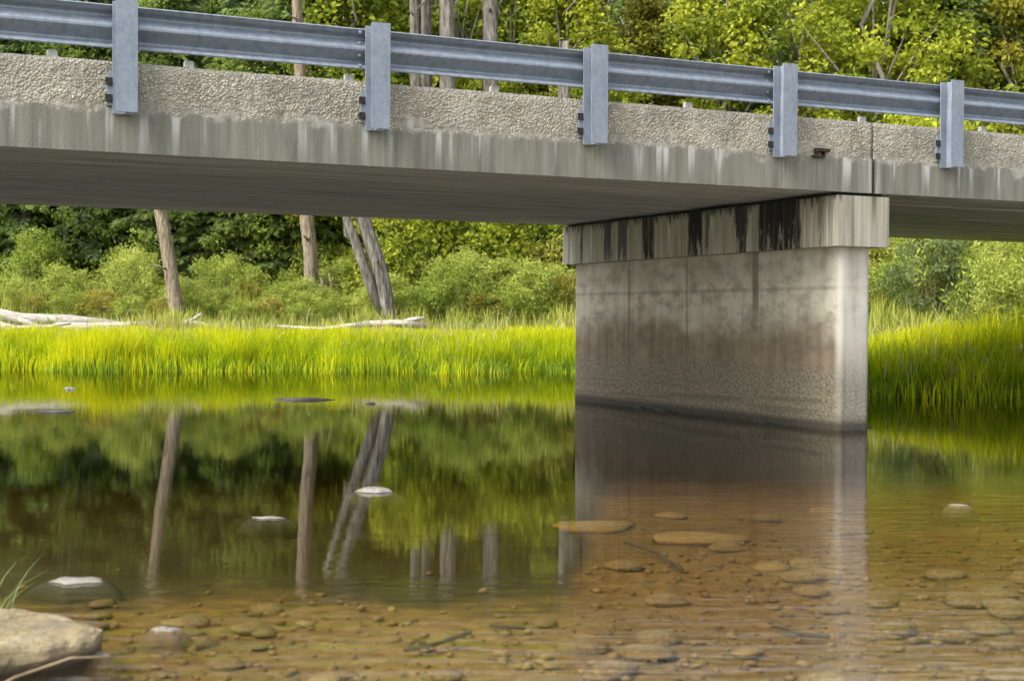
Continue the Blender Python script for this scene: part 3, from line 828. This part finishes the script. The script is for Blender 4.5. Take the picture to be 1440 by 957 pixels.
TREES = [
 ('m', 350, 38.9, .72), ('m', 90, 38.2, .6), ('b', 430, 40.2, .8), ('m', 205, 38.6, .62),
 ('c', 40, 38.7, .85), ('c', 150, 38.9, .8), ('c', 232, 39.0, .78), ('c', 312, 38.8, .7), ('c', 408, 39.3, .85), ('b', 468, 39.5, .8),
 ('b', 645, 42.3, 1.0), ('b', 735, 42.0, 1.0), ('b', 795, 40.5, .9), ('d', 265, 39.6, .75), ('d', 120, 39.3, .85), ('d', 15, 39.0, .9), ('d', 180, 40.2, .8), ('d', 330, 41, .8), ('c', 75, 39.8, .8), ('b', 500, 41.5, .95), ('c', 1330, 41.5, .9), # kind, picture column, distance, scale
 ('d', 20, 41, 1.0), ('d', 95, 43, 1.05), ('m', 165, 42.5, .9), ('d', 200, 44, 1.1), ('c', 140, 46, 1.1), ('d', -60, 42, 1.0), ('c', -120, 40, .9),
 ('m', 290, 42, .85), ('d', 325, 46, 1.05), ('b', 385, 40, .78), ('m', 470, 43, .95), ('d', 540, 46, 1.05), ('d', 610, 44, .95), ('c', 575, 41, .62), ('m', 640, 47, 1.05),
 ('b', 700, 41.5, .62), ('b', 770, 43, .85), ('g', 800, 44.5, .9), ('m', 850, 47, 1.0), ('g', 900, 44, .88), ('d', 950, 46, 1.05), ('b', 1010, 42, .92),
 ('b', 1110, 42, .95), ('m', 1170, 45, 1.0), ('b', 1230, 40, .9), ('b', 1310, 42, .92), ('d', 1375, 44, 1.0), ('g', 1430, 41, .85), ('d', 1400, 47, 1.1), ('b', 1500, 41, .9), ('m', 1580, 43, 1.0),
 ('m', 1060, 48, 1.1), ('m', 740, 49, 1.1), ('d', 420, 49, 1.1), ('m', 250, 50, 1.1), ('m', 30, 50, 1.15), ('d', 660, 52, 1.2), ('m', 1290, 50, 1.1), ('m', 900, 52, 1.2), ('d', 1190, 52, 1.2), ('m', 530, 52, 1.15), ('d', 140, 53, 1.2), ('m', 1450, 52, 1.15), ('d', 330, 54, 1.2), ('d', 800, 55, 1.3), ('m', 1020, 55, 1.3),
]
for i, (k, px, D, s) in enumerate(TREES):
    nm, pool, lb, ct, gr = LBL[k]
    place(nm, pool[i % len(pool)], wx(px, D), D, s * rng.uniform(.95, 1.08), rng.uniform(0, 6.28), ('tall ' if s > 1.04 else 'small ' if s < .83 else '') + lb + ('far ' if D > 46 and not 610 <= px < 815 else '') + zone(px), ct, gr, -.15)
# a wood that reads as one mass behind the last trees one can tell apart
def backwood():
    r = np.random.RandomState(77); n = 900
    x = r.uniform(-45, 45, n); y = r.uniform(57, 66, n)
    z = ground_z(x, y) + r.uniform(.3, 16, n)
    V, Q, T = leaf_cloud(r, np.stack([x, y, z], 1), r.uniform(.8, 1.6, n), 60, .42, .3)
    return mesh_np('background_wood', V, Q, mat=M['leaf_mid'], tint=T)
tag(obj('background_wood', backwood()), 'deep green wood closing off the view behind the trees', 'wood', kind='stuff')

# bare trunks: points given as (column, row) in the picture at a known distance
def pt(px, py, D): return (wx(px, D), D, CAM_H + (445.4 - py) / 2007.0 * D)
def snag(name, pts, rads, D, mat, label, cat='dead tree', limbs=(), seed=0, group=None):
    P = [pt(x, y, D) for x, y in pts]
    base = Vector((P[0][0], P[0][1], float(ground_z(P[0][0], P[0][1]))))
    root = empty(name, base)
    L = [Vector(p) - base for p in P]; L[0].z = -.12
    L0 = []; R0 = []
    for i in range(len(L) - 1):
        for k in range(5):
            f = k / 5; L0.append(L[i].lerp(L[i+1], f) + Vector((noise.noise(Vector((i, k, seed))) * .03, 0, 0)) * (1 if i + k else 0)); R0.append(rads[i] * (1 - f) + rads[i+1] * f)
    L0.append(L[-1]); R0.append(rads[-1])
    mb = MB(); mb.tube(L0, R0, 22, .10, seed, True, .16)
    obj('trunk', mb.mesh('trunk', M[mat], True), root)
    rk = random.Random(seed * 13 + 1)
    for _ in range(7):
        i = rk.randrange(4, len(L0) - 2); a_ = rk.uniform(0, 6.28); l_ = rk.uniform(.10, .38); rr = R0[i]
        dv = Vector((math.cos(a_), math.sin(a_) - .4, rk.uniform(-.2, .5)))
        mb = MB(); mb.tube([L0[i], L0[i] + dv * rr, L0[i] + dv * (rr + l_)], [rr * .3, rr * .22, rr * .10], 6, .2, seed)
        obj('broken_branch', mb.mesh('broken_branch', M[mat], True), root)
    for lp, lr in limbs:
        mb = MB(); mb.tube([Vector(pt(x, y, D)) - base + Vector((0, -.05, 0)) for x, y in lp], lr, 7, .2, seed + 1)
        obj('limb', mb.mesh('limb', M[mat], True), root)
    return tag(root, label, cat, group)
snag('dead_tree', [(252, 450), (240, 380), (226, 295), (212, 190), (203, 110)], [.175, .155, .14, .11, .06], 33, 'snag_tan',
     'leaning bare tan trunk rising beside the small white driftwood root', limbs=[([(232, 330), (222, 312), (219, 290)], [.05, .04, .03])], seed=1)
snag('dead_tree', [(441, 415), (436, 350), (430, 300), (424, 150), (417, 0), (412, -90)], [.19, .175, .165, .15, .12, .09], 36, 'snag_tan',
     'straight upright pale trunk with a splintered stump at its foot', limbs=[([(455, 412), (452, 392)], [.07, .03]), ([(470, 412), (462, 385)], [.06, .02])], seed=2)
snag('dead_tree', [(550, 447), (535, 385), (511, 312), (490, 250), (474, 200)], [.17, .17, .155, .12, .07], 33, 'snag_grey',
     'leaning grey double trunk with furrowed bark above the thin driftwood log',
     limbs=[([(538, 447), (517, 390), (491, 316), (476, 270), (455, 205)], [.12, .125, .11, .08, .04]), ([(497, 340), (486, 332), (484, 308), (478, 262)], [.04, .04, .03, .02])], seed=3)
for i, (px, w, top) in enumerate(((582, .13, -120), (599, .14, -120), (628, .20, -140), (689, .21, -150), (792, .14, 150))):
    snag('bare_tree_trunk', [(px + 6, 420), (px + 3, 250), (px, 60), (px - 3, top)], [w * 1.15, w, w * .9, w * .75], 37 + (i % 2) * .5, 'snag_grey',
         'straight grey trunk standing behind the shrubs and seen above the guardrail' if i < 4 else 'slim grey trunk behind the shrubs next to the pier', 'tree trunk',
         limbs=[([(px, 20), (px + 14, 5), (px + 26, -30)], [.03, .02, .012]), ([(px, 110), (px - 15, 100), (px - 25, 75)], [.03, .02, .012])], seed=10 + i, group='grey trunks behind the shrubs' if i < 4 else None)

# ------------------------------------------------------------------ shrubs and herbs on the far bank
SH = {
 'p': [shrub_mesh(31, 1.5, .95, 80, 34, .12, .34, 'shrub'), shrub_mesh(32, 1.25, .85, 70, 34, .11, .36, 'shrub'), shrub_mesh(33, 1.9, 1.1, 95, 34, .13, .34, 'shrub')],
 'o': [shrub_mesh(34, 1.1, .8, 65, 32, .11, .4, 'shrub_gold'), shrub_mesh(35, 1.5, .9, 75, 32, .12, .4, 'shrub_gold')],
 'w': [shrub_mesh(36, 2.0, 1.1, 95, 40, .15, .2, 'shrub_grey')],
 'm': [shrub_mesh(37, 2.2, 1.2, 100, 34, .13, .5, 'leaf_mid'), shrub_mesh(38, 2.8, 1.4, 120, 36, .14, .5, 'leaf_bright')],
}
SL = {'p': 'pale green leafy shrub ', 'o': 'olive gold shrub ',
      'w': 'grey-green willow bush drooping over the bright grass beside the pier', 'm': 'bright green bush '}
SG = {'p': 'pale shrubs on the far bank', 'o': 'olive gold shrubs on the far bank', 'w': 'willow bushes', 'm': 'bushes at the edge of the wood'}
spots = []
r2 = random.Random(8)
for row, (D0, s0, s1) in enumerate(((33.6, .38, .55), (35.0, .45, .68), (36.8, .55, .82), (38.6, .7, 1.0))):
    px = -80 + row * 17
    while px < 840:
        k = r2.choice('pppo') if row < 2 else r2.choice('ppom')
        if px < 560 and row >= 2: k = r2.choice('pppo')
        if px > 640 and row >= 2: k = r2.choice('pmm')
        D = D0 + r2.uniform(-.5, .5)
        sb_ = 1.0 if px < 560 else 1.5
        spots.append((k, px, D, r2.uniform(s0, s1) * sb_))
        px += r2.uniform(30, 52)
for row, (D0, s0, s1) in enumerate(((27.0, .6, .85), (29.0, .85, 1.2), (31.5, 1.1, 1.5), (34.5, 1.2, 1.5), (37.5, 1.3, 1.6))):
    px = 1190 + row * 19
    while px < 1640:
        k = r2.choice('ppo') if row < 2 else r2.choice('pmmo')
        spots.append((k, px, D0 + r2.uniform(-.6, .6), r2.uniform(s0, s1)))
        px += r2.uniform(40, 64)
spots += [('m', px_, 36.3 + .1 * (px_ % 7), 1.15) for px_ in (575, 612, 650, 690, 730, 770, 800)]
spots += [('w', 1310, 26.0, .85), ('p', 1400, 23.6, .72), ('p', 1445, 22.8, .72), ('p', 1490, 22.6, .8), ('o', 1385, 24.4, .5)]
for i, (k, px, D, s) in enumerate(spots):
    pool = SH[k]
    place('shrub' if k != 'w' else 'willow_bush', pool[i % len(pool)], wx(px, D), D, s, r2.uniform(0, 6.28), (('low ' if s < .62 else 'large ' if s > 1.05 else '') + SL[k] + ('beside the sedge ' if (px < 850 and D < 34.2) or (px > 850 and D < 27.7) else 'near the wood ' if D > 36 else '') + zone(px)) if k != 'w' else SL[k], 'shrub' if k != 'w' else 'bush', None if k == 'w' else SG[k], 0, ('foliage', 'stem'), r2.uniform(.7, 1.25))

# ------------------------------------------------------------------ grass (nobody could count it)
def grass(name, n, xr, dfun, hfun, width, mat, label, seed, lean=.25):
    r = np.random.RandomState(seed)
    x = r.uniform(xr[0], xr[1], n); d = dfun(r, n)
    y = far_shore(x) + d
    z = ground_z(x, y) - .02
    patch = np.array([noise.noise(Vector((a * .55, b * .8, seed))) for a, b in zip(x, y)])
    big = np.array([noise.noise(Vector((a * .23, b * .5, seed + 5))) for a, b in zip(x, y)])
    fine_ = np.array([noise.noise(Vector((a * 2.1, b * 2.6, seed + 11))) for a, b in zip(x, y)])
    rise = np.clip((x - 5.6) / 2.2, 0, 1) * np.clip(d / 1.2, 0, 1) * np.clip((4.5 - d), 0, 1)
    h = hfun(d, r) * (1 + .55 * patch + .45 * big + .5 * fine_) * (1 + .9 * rise) * np.where(fine_ + .5 * patch < -.42, .35, 1)
    a = r.uniform(0, 6.28, n); le = np.abs(r.normal(0, lean, n)) * h
    sx, sy = -np.sin(a + 1.57 * r.uniform(.6, 1.4, n)), np.cos(a)
    # blades turn their broad side any way
    b_ = r.uniform(0, 6.28, n); wx_, wy_ = np.cos(b_) * width * .5, np.sin(b_) * width * .5
    dx, dy = np.cos(a) * le, np.sin(a) * le
    zr = np.zeros(n)
    P = np.stack([x, y, z], 1); Wv = np.stack([wx_, wy_, zr], 1)
    m1 = P + np.stack([dx * .3, dy * .3, h * .55], 1)
    tip = P + np.stack([dx, dy, h * np.sqrt(np.clip(1 - (le / np.maximum(h, .01)) ** 2 * .5, .2, 1))], 1)
    V = np.stack([P - Wv, P + Wv, m1 + Wv * .8, m1 - Wv * .8, tip], 1).reshape(-1, 3)
    b = np.arange(n) * 5
    Q = np.stack([b, b + 1, b + 2, b + 3], 1); T3 = np.stack([b + 3, b + 2, b + 4], 1)
    tint = np.clip(.42 + .5 * patch + .35 * big + .45 * fine_ + .06 * np.clip(d, -1, 4) + r.normal(0, .16, n), 0, 1)
    tint = np.where(r.uniform(0, 1, n) < .05, 1.0, tint)
    o = obj(name, mesh_np(name, V, Q, T3, M[mat], tint=np.repeat(tint, 5)))
    return tag(o, label, 'grass', kind='stuff')
grass('sedge_grass', 90000, (-14, 13), lambda r, n: np.where(r.uniform(0, 1, n) < .12, -r.exponential(.55, n), r.uniform(-.3, 4.2, n)), lambda d, r: np.interp(d, [-2, -.6, 0, .8, 1.5, 3, 4.2], [.14, .36, .54, .48, .40, .23, .10]) * r.uniform(.7, 1.25, len(d)), .022, 'sedge',
      'bright yellow-green sedge in a strip along the far waterline', 3)
grass('dead_stems', 3500, (-14, 13), lambda r, n: r.uniform(-.4, 4.6, n), lambda d, r: np.interp(d, [-.5, 1, 4.6], [.45, .55, .40]) * r.uniform(.6, 1.25, len(d)), .014, 'straw',
      'straw coloured dead stems scattered through the bright sedge', 15, .45)
grass('dark_sedge', 9000, (-14, 13), lambda r, n: -.9 + r.exponential(.55, n), lambda d, r: np.interp(d, [-1, 0, 2], [.18, .34, .38]) * r.uniform(.5, 1.4, len(d)), .024, 'dark_sedge',
      'darker green sedge standing in the shallows at the foot of the bright strip', 16, .4)
grass('meadow_grass', 45000, (-16, 13), lambda r, n: r.uniform(3.6, 12.5, n), lambda d, r: np.interp(d, [3.6, 5, 8, 12], [.10, .30, .55, .6]) * r.uniform(.6, 1.4, len(d)), .028, 'meadow',
      'tall pale green meadow grass among the shrubs of the far bank', 4)

# ------------------------------------------------------------------ driftwood, rocks
def log(name, pts, rads, label, mat='drift', limbs=(), seed=0, cat='log'):
    c = Vector(pts[0]); root = empty(name, c)
    mb = MB(); mb.tube([Vector(p) - c for p in pts], rads, 10, .25, seed)
    obj('stem', mb.mesh('stem', M[mat], True), root)
    for lp, lr in limbs:
        mb = MB(); mb.tube([Vector(p) - c for p in lp], lr, 7, .2, seed + 5); obj('branch', mb.mesh('branch', M[mat], True), root)
    return tag(root, label, cat)
def bank(px, D, up=0.0):
    x = wx(px, D); return (x, D, float(ground_z(x, D)) + up + .025)
log('driftwood_log', [bank(-70, 32.2, .16), bank(30, 32.2, .17), bank(100, 32.3, .14), bank(165, 32.2, .10)], [.20, .19, .15, .09],
    'thick bleached driftwood log lying at the top of the sedge strip', limbs=[([bank(20, 32.1, .2), bank(45, 31.9, .10), bank(62, 31.8, .02)], [.07, .06, .04])], seed=1)
log('driftwood_log', [bank(80, 31.6, .08), bank(125, 31.6, .11), bank(170, 31.6, .10), bank(225, 31.8, .06)], [.13, .14, .11, .05],
    'pale tapering driftwood log overlapping the end of the thick log', seed=2)
log('driftwood_log', [bank(-60, 31.2, .10), bank(20, 31.2, .09), bank(75, 31.3, .10), bank(130, 31.2, .05)], [.10, .11, .10, .05],
    'grey driftwood log lying low in front of the thick log', limbs=[([bank(60, 31.2, .1), bank(82, 31.1, .22), bank(100, 31.1, .26)], [.05, .04, .02])], seed=12)
log('driftwood_root', [bank(255, 32, .03), bank(268, 32, .08), bank(290, 32, .05), bank(312, 32, .03)], [.05, .09, .06, .04],
    'small white driftwood root with a raised prong beside the tan trunk', limbs=[([bank(266, 32, .08), bank(274, 32, .2), bank(284, 32, .33)], [.06, .05, .025])], seed=3, cat='driftwood')
log('driftwood_log', [bank(370, 32, .03), bank(450, 32, .06), bank(520, 32, .09), bank(560, 32, .14), bank(600, 32, .10)], [.035, .05, .07, .09, .06],
    'thin pale driftwood log with a forked end below the leaning double trunk', limbs=[([bank(560, 32, .14), bank(580, 32, .22), bank(597, 31.9, .27)], [.06, .05, .03]), ([bank(590, 32, .14), bank(600, 32, .06)], [.05, .05])], seed=4)
log('driftwood_log', [bank(1215, 19.25, .03), bank(1300, 19.2, .03), bank(1390, 19.15, .03), bank(1470, 19.2, .03)], [.03, .035, .035, .03],
    'slim weathered pole lying along the waterline right of the pier', seed=6)

def rock_mesh(name, seed, mat, sub=3, flat=.5, ang=.5):
    bm = bmesh.new(); bmesh.ops.create_icosphere(bm, subdivisions=sub, radius=1)
    r = random.Random(seed)
    planes = [(Vector((r.gauss(0, 1), r.gauss(0, 1), r.gauss(0, .8))).normalized(), r.uniform(.62, .92)) for _ in range(9)]
    for v in bm.verts:
        p = v.co.copy()
        for n_, d_ in planes:
            e = p.dot(n_) - d_
            if e > 0: p -= n_ * e * ang * 1.6
        k = 1 + .18 * noise.noise(p * 1.6 + Vector((seed, 0, 0))) + .06 * noise.noise(p * 5 + Vector((0, seed, 0)))
        v.co = Vector((p.x * k, p.y * k, p.z * k * flat))
    me = bpy.data.meshes.new(name); bm.to_mesh(me); bm.free(); me.materials.append(M[mat])
    me.shade_smooth()
    return me

def near_rock(x, y, half, rz, top, label, seed, mat='rock_wet', name='river_rock', sy=.62):
    """broad stone resting on the bed; only its flat crown shows above the water"""
    dep = max(.05, -float(ground_z(x, y)) + .05)
    rows = [(0.0, top), (.3, top * 1.0), (.55, top * .90), (.78, top * .66), (.92, top * .36), (1.0, 0.0), (1.15, -.06 * dep), (1.5, -.22 * dep), (1.9, -.55 * dep), (2.1, -dep - .03)]
    n = 28; V = [(0, 0, top)]
    for f, z in rows[1:]:
        for k in range(n):
            a_ = k * 2 * math.pi / n; c_, s_ = math.cos(a_), math.sin(a_)
            w = 1 + .45 * noise.noise(Vector((c_ * 1.1 + seed, s_ * 1.1, .3))) + .25 * noise.noise(Vector((c_ * 2.6, s_ * 2.6 + seed, f * .8)))
            ex = 1
            V.append((c_ * f * half * w * ex, s_ * f * half * sy * w * ex, z + top * .7 * noise.noise(Vector((c_ * f * 2.4, s_ * f * 2.4, seed))) * (f < .98)))
    Q = [(1 + i*n + k, 1 + (i+1)*n + k, 1 + (i+1)*n + (k+1) % n, 1 + i*n + (k+1) % n) for i in range(len(rows) - 2) for k in range(n)]
    T = [(0, 1 + k, 1 + (k+1) % n) for k in range(n)]
    o = obj(name, mesh_np(name, V, Q, T, M[mat], True))
    o.rotation_euler = (0, 0, rz); o.location = (x, y, 0)
    return tag(o, label, 'rock')

# big slab of rock at the near edge
def slab_rock():
    out_ = [(-.62, -.30), (-.30, -.35), (.02, -.30), (.19, -.20), (.29, -.05), (.285, .08), (.17, .18), (-.05, .27), (-.35, .33), (-.65, .30)]
    n = len(out_); dense = []
    for i in range(n):
        a = Vector((*out_[i], 0)); b = Vector((*out_[(i+1) % n], 0))
        for k in range(14): dense.append(a.lerp(b, k / 14))
    rows = [(-.14, .90), (-.05, .93), (-.01, .945), (.015, .96), (.035, .985), (.06, 1.0), (.075, 1.0), (.092, .985), (.104, .95), (.112, .89), (.118, .80), (.122, .68), (.125, .54), (.127, .38), (.128, .22), (.128, .06)]
    V = []; m = len(dense)
    for z, f in rows:
        for p in dense:
            q = Vector((p.x * f - .1 * (1 - f), p.y * f, z))
            P = Vector((q.x, q.y, z * 1.6))
            a1 = noise.fractal(P * 5, 1.0, 2.0, 5); a2 = noise.fractal(P * 5 + Vector((7, 3, 1)), 1.0, 2.0, 5); r_ = abs(noise.noise(P * 9 + Vector((2, 2, 2))))
            q.x += .020 * a1; q.y += .020 * a2
            q.z += .014 * noise.fractal(P * 7 + Vector((0, 9, 0)), 1.0, 2.0, 5) - .016 * max(0, .16 - r_) / .16 * (f < .97) - .055 * p.x - .02
            V.append(q)
    Q = [(r_*m + k, r_*m + (k+1) % m, (r_+1)*m + (k+1) % m, (r_+1)*m + k) for r_ in range(len(rows)-1) for k in range(m)]
    bm = bmesh.new(); vs = [bm.verts.new(p) for p in V]
    for q in Q: bm.faces.new([vs[i] for i in q])
    bm.faces.new([vs[(len(rows)-1)*m + k] for k in range(m)]); bm.faces.new([vs[k] for k in range(m)][::-1])
    me = bpy.data.meshes.new('slab_rock'); bm.to_mesh(me); bm.free(); me.materials.append(M['rock_slab'])
    return me
o = obj('slab_rock', slab_rock()); o.location = (-1.53, 4.30, .0); o.rotation_euler = (0, 0, .06)
tag(o, 'large flat tan rock slab at the water edge with a stick against it', 'rock')

def wl(px, py): D = 2007 * CAM_H / (py - 445.4); return wx(px, D), D
for px, py, size, top, lb in (
    (107, 820, .118, .012, 'flat pale grey stone just above the water behind the tan slab rock'),
    (78, 581, .19, .022, 'flat pale stone in the water near the bright sedge reflection'),
    (376, 730, .075, .008, 'thin sliver of grey stone breaking the water between two reflected trunks'),
    (525, 692, .105, .026, 'rounded grey stone breaking the water on the reflection of the leaning double trunk'),
    (232, 889, .045, .010, 'small pointed pale stone in the shallow brown water'),
    (128, 925, .06, .010, 'small whitish stone touching the foot of the tan slab rock'),
    (1350, 709, .05, .007, 'tiny pale stone breaking the water beside the pier reflection'),
    (522, 568, .06, .025, 'tiny white stone in the water beside the dark low log'),
    (98, 549, .08, .03, 'small pale stone at the edge of the sedge strip')):
    x, y = wl(px, py); near_rock(x, y, size, .15 * math.sin(px), top, lb, px * .37)
x, y = wl(430, 563)
zb = float(ground_z(x, y))
log('waterlogged_log', [(x - .6, y + .15, zb + .02), (x - .36, y + .05, -.035), (x - .12, y, -.012), (x + .12, y + .02, -.012), (x + .34, y + .02, -.03), (x + .55, y + .1, zb + .03)], [.05, .05, .045, .05, .045, .03],
    'black waterlogged log breaking the surface before the bank', mat='rock_dark', seed=9)
x = wx(1440, 21.2)
o = obj('bank_rock', rock_mesh('bank_rock', 47, 'rock', 3, .6)); o.location = (x + .12, 21.2, float(ground_z(x, 21.2)) + .16); o.scale = (.34, .3, .34)
tag(o, 'pale pinkish rock half hidden in the tall grass of the bank', 'rock')

# stick leaning on the slab rock, sunken sticks
def stick(pts, rads, label, mat='twig', name='stick', seed=0):
    c = Vector(pts[0]); mb = MB(); mb.tube([Vector(p) - c for p in pts], rads, 6, .15, seed)
    o = obj(name, mb.mesh(name, M[mat], True)); o.location = c
    return tag(o, label, 'stick')
stick([(-1.53, 3.86, -.06), (-1.40, 4.0, .01), (-1.28, 4.13, .035), (-1.16, 4.22, .02)], [.004, .0045, .004, .003], 'thin pale brown stick lying against the foot of the tan slab rock', 'twig')
def bedp(px, py, up=.02):
    # follow the view ray of a picture point down to the river bed
    D = 3.0
    while D < 30:
        x = wx(px, D); z = CAM_H - (py - 445.4) / 2007 * D
        if z <= float(ground_z(x, D)) + up: break
        D += .02
    return (wx(px, D), D, float(ground_z(wx(px, D), D)) + up)
for pts, lb in (([(570, 916), (610, 908), (662, 892)], 'dark sunken stick on the brown river bed'), ([(690, 880), (740, 884)], 'short dark sunken twig on the brown river bed'),
                ([(880, 762), (925, 778), (960, 800)], 'bent brown stick under water beside the ochre stones'), ([(1090, 880), (1140, 893), (1170, 895)], 'dark sunken branch under the pier reflection')):
    stick([bedp(a, b, .03) for a, b in pts], [.008] * len(pts), lb, 'wood_dark', 'sunken_stick')

# stones on the bed
rb = [rock_mesh('stone', 60 + i, 'rock_bed', 2, .45, .4) for i in range(5)] + [rock_mesh('stone', 70 + i, 'rock_bed2', 2, .42, .4) for i in range(2)]
def bed_stone(p, s, me, lb, gr, k=0):
    o = obj('bed_stone', me); o.location = (p[0], p[1], p[2] - .01); o.scale = (s, s * .8, min(s * .6, .085)); o.rotation_euler = (0, 0, k)
    tag(o, lb, 'stone', gr)
bed_stone(bedp(985, 755), .27, rb[5], 'large ochre stone under water in front of the pier', None, .2)
bed_stone(bedp(840, 738), .24, rb[6], 'large tan stone under water below the far end of the pier', None, .1)
r3 = random.Random(14)
for i in range(90):
    px = r3.uniform(-20, 1460); py = r3.choice((r3.uniform(690, 960), r3.uniform(780, 960)))
    if px < 800 and py < 845: continue
    p = bedp(px, py); s = r3.uniform(.03, .085) * (1.6 if py < 850 else 1.0) * (1.5 if px > 800 else 1)
    s = min(s, .11); bed_stone(p, s, r3.choice(rb[:5]) if r3.random() < .85 else r3.choice(rb[5:]), 'brown stone lying on the shallow river bed', 'stones on the river bed', r3.uniform(0, 6.28))
def gravel():
    r = np.random.RandomState(9); bm = bmesh.new(); bmesh.ops.create_icosphere(bm, subdivisions=1, radius=1)
    bv = np.array([v.co[:] for v in bm.verts]); bf = np.array([[v.index for v in f.verts] for f in bm.faces]); bm.free()
    n = 5500
    D = r.uniform(3.2, 11, n); x = r.uniform(-.42, .42, n) * D
    keep = D < np.interp(x, [.1, .9], [5.2, 7.4]) + r.normal(0, .35, n); D = D[keep]; x = x[keep]; n = len(D)
    z = ground_z(x, D); s = .006 + .018 * r.uniform(0, 1, n) ** 2.5
    sc = np.stack([s * r.uniform(.8, 1.5, n), s * r.uniform(.7, 1.2, n), s * .55], 1)
    a = r.uniform(0, 6.28, n)
    P = bv[None] * sc[:, None] * (1 + r.uniform(-.2, .2, (n, len(bv), 1)))
    X = P[..., 0] * np.cos(a)[:, None] - P[..., 1] * np.sin(a)[:, None] + x[:, None]
    Y = P[..., 0] * np.sin(a)[:, None] + P[..., 1] * np.cos(a)[:, None] + D[:, None]
    Z = P[..., 2] + z[:, None] + .006
    F = (bf[None] + (np.arange(n) * len(bv))[:, None, None]).reshape(-1, 3)
    return mesh_np('river_gravel', np.stack([X, Y, Z], -1).reshape(-1, 3), None, F, M['rock_bed'], True)
tag(obj('river_gravel', gravel()), 'brown gravel covering the shallow river bed', 'gravel', kind='stuff')

# ------------------------------------------------------------------ small plants: weed by the post, reeds at the left
def tuft(name, n, h, spread, mat, width, seed, loc, label, lean=.5):
    r = random.Random(seed); root = empty(name, loc)
    for i in range(n):
        a = r.uniform(0, 6.28); L = h * r.uniform(.6, 1.1); ln = L * lean * r.uniform(.2, 1)
        bx, by = r.uniform(-spread, spread), r.uniform(-spread, spread)
        w = width; ca, sa = math.cos(a + 1.57), math.sin(a + 1.57); V = []
        for k in range(5):
            f = k / 4; cx = bx + math.cos(a) * ln * f * f; cy = by + math.sin(a) * ln * f * f; cz = L * f * (1 - .25 * f * lean)
            ww = w * (1 - f * .85) * .5
            V += [(cx - ca * ww, cy - sa * ww, cz), (cx + ca * ww, cy + sa * ww, cz)]
        me = mesh_np('blade', V, [(2*k, 2*k+1, 2*k+3, 2*k+2) for k in range(4)], mat=M[mat], tint=np.full(10, r.uniform(.2, .9)))
        obj('blade', me, root)
    return tag(root, label, 'plant')
cb, sb = math.cos(B_ROT[2]), math.sin(B_ROT[2])
tuft('weed', 6, .12, .015, 'meadow', .010, 3, (B_LOC[0] + .09 * cb - .05 * sb, B_LOC[1] + .09 * sb + .05 * cb, Z_TOP - .004), 'tiny pale weed growing on the kerb beside a guardrail post', .4)
x, y = wl(-22, 858)
tuft('reed_tuft', 22, .26, .07, 'shrub_grey', .008, 5, (x, y, float(ground_z(x, y)) - .01), 'olive tuft of bent reeds in the water behind the tan slab rock', .9)
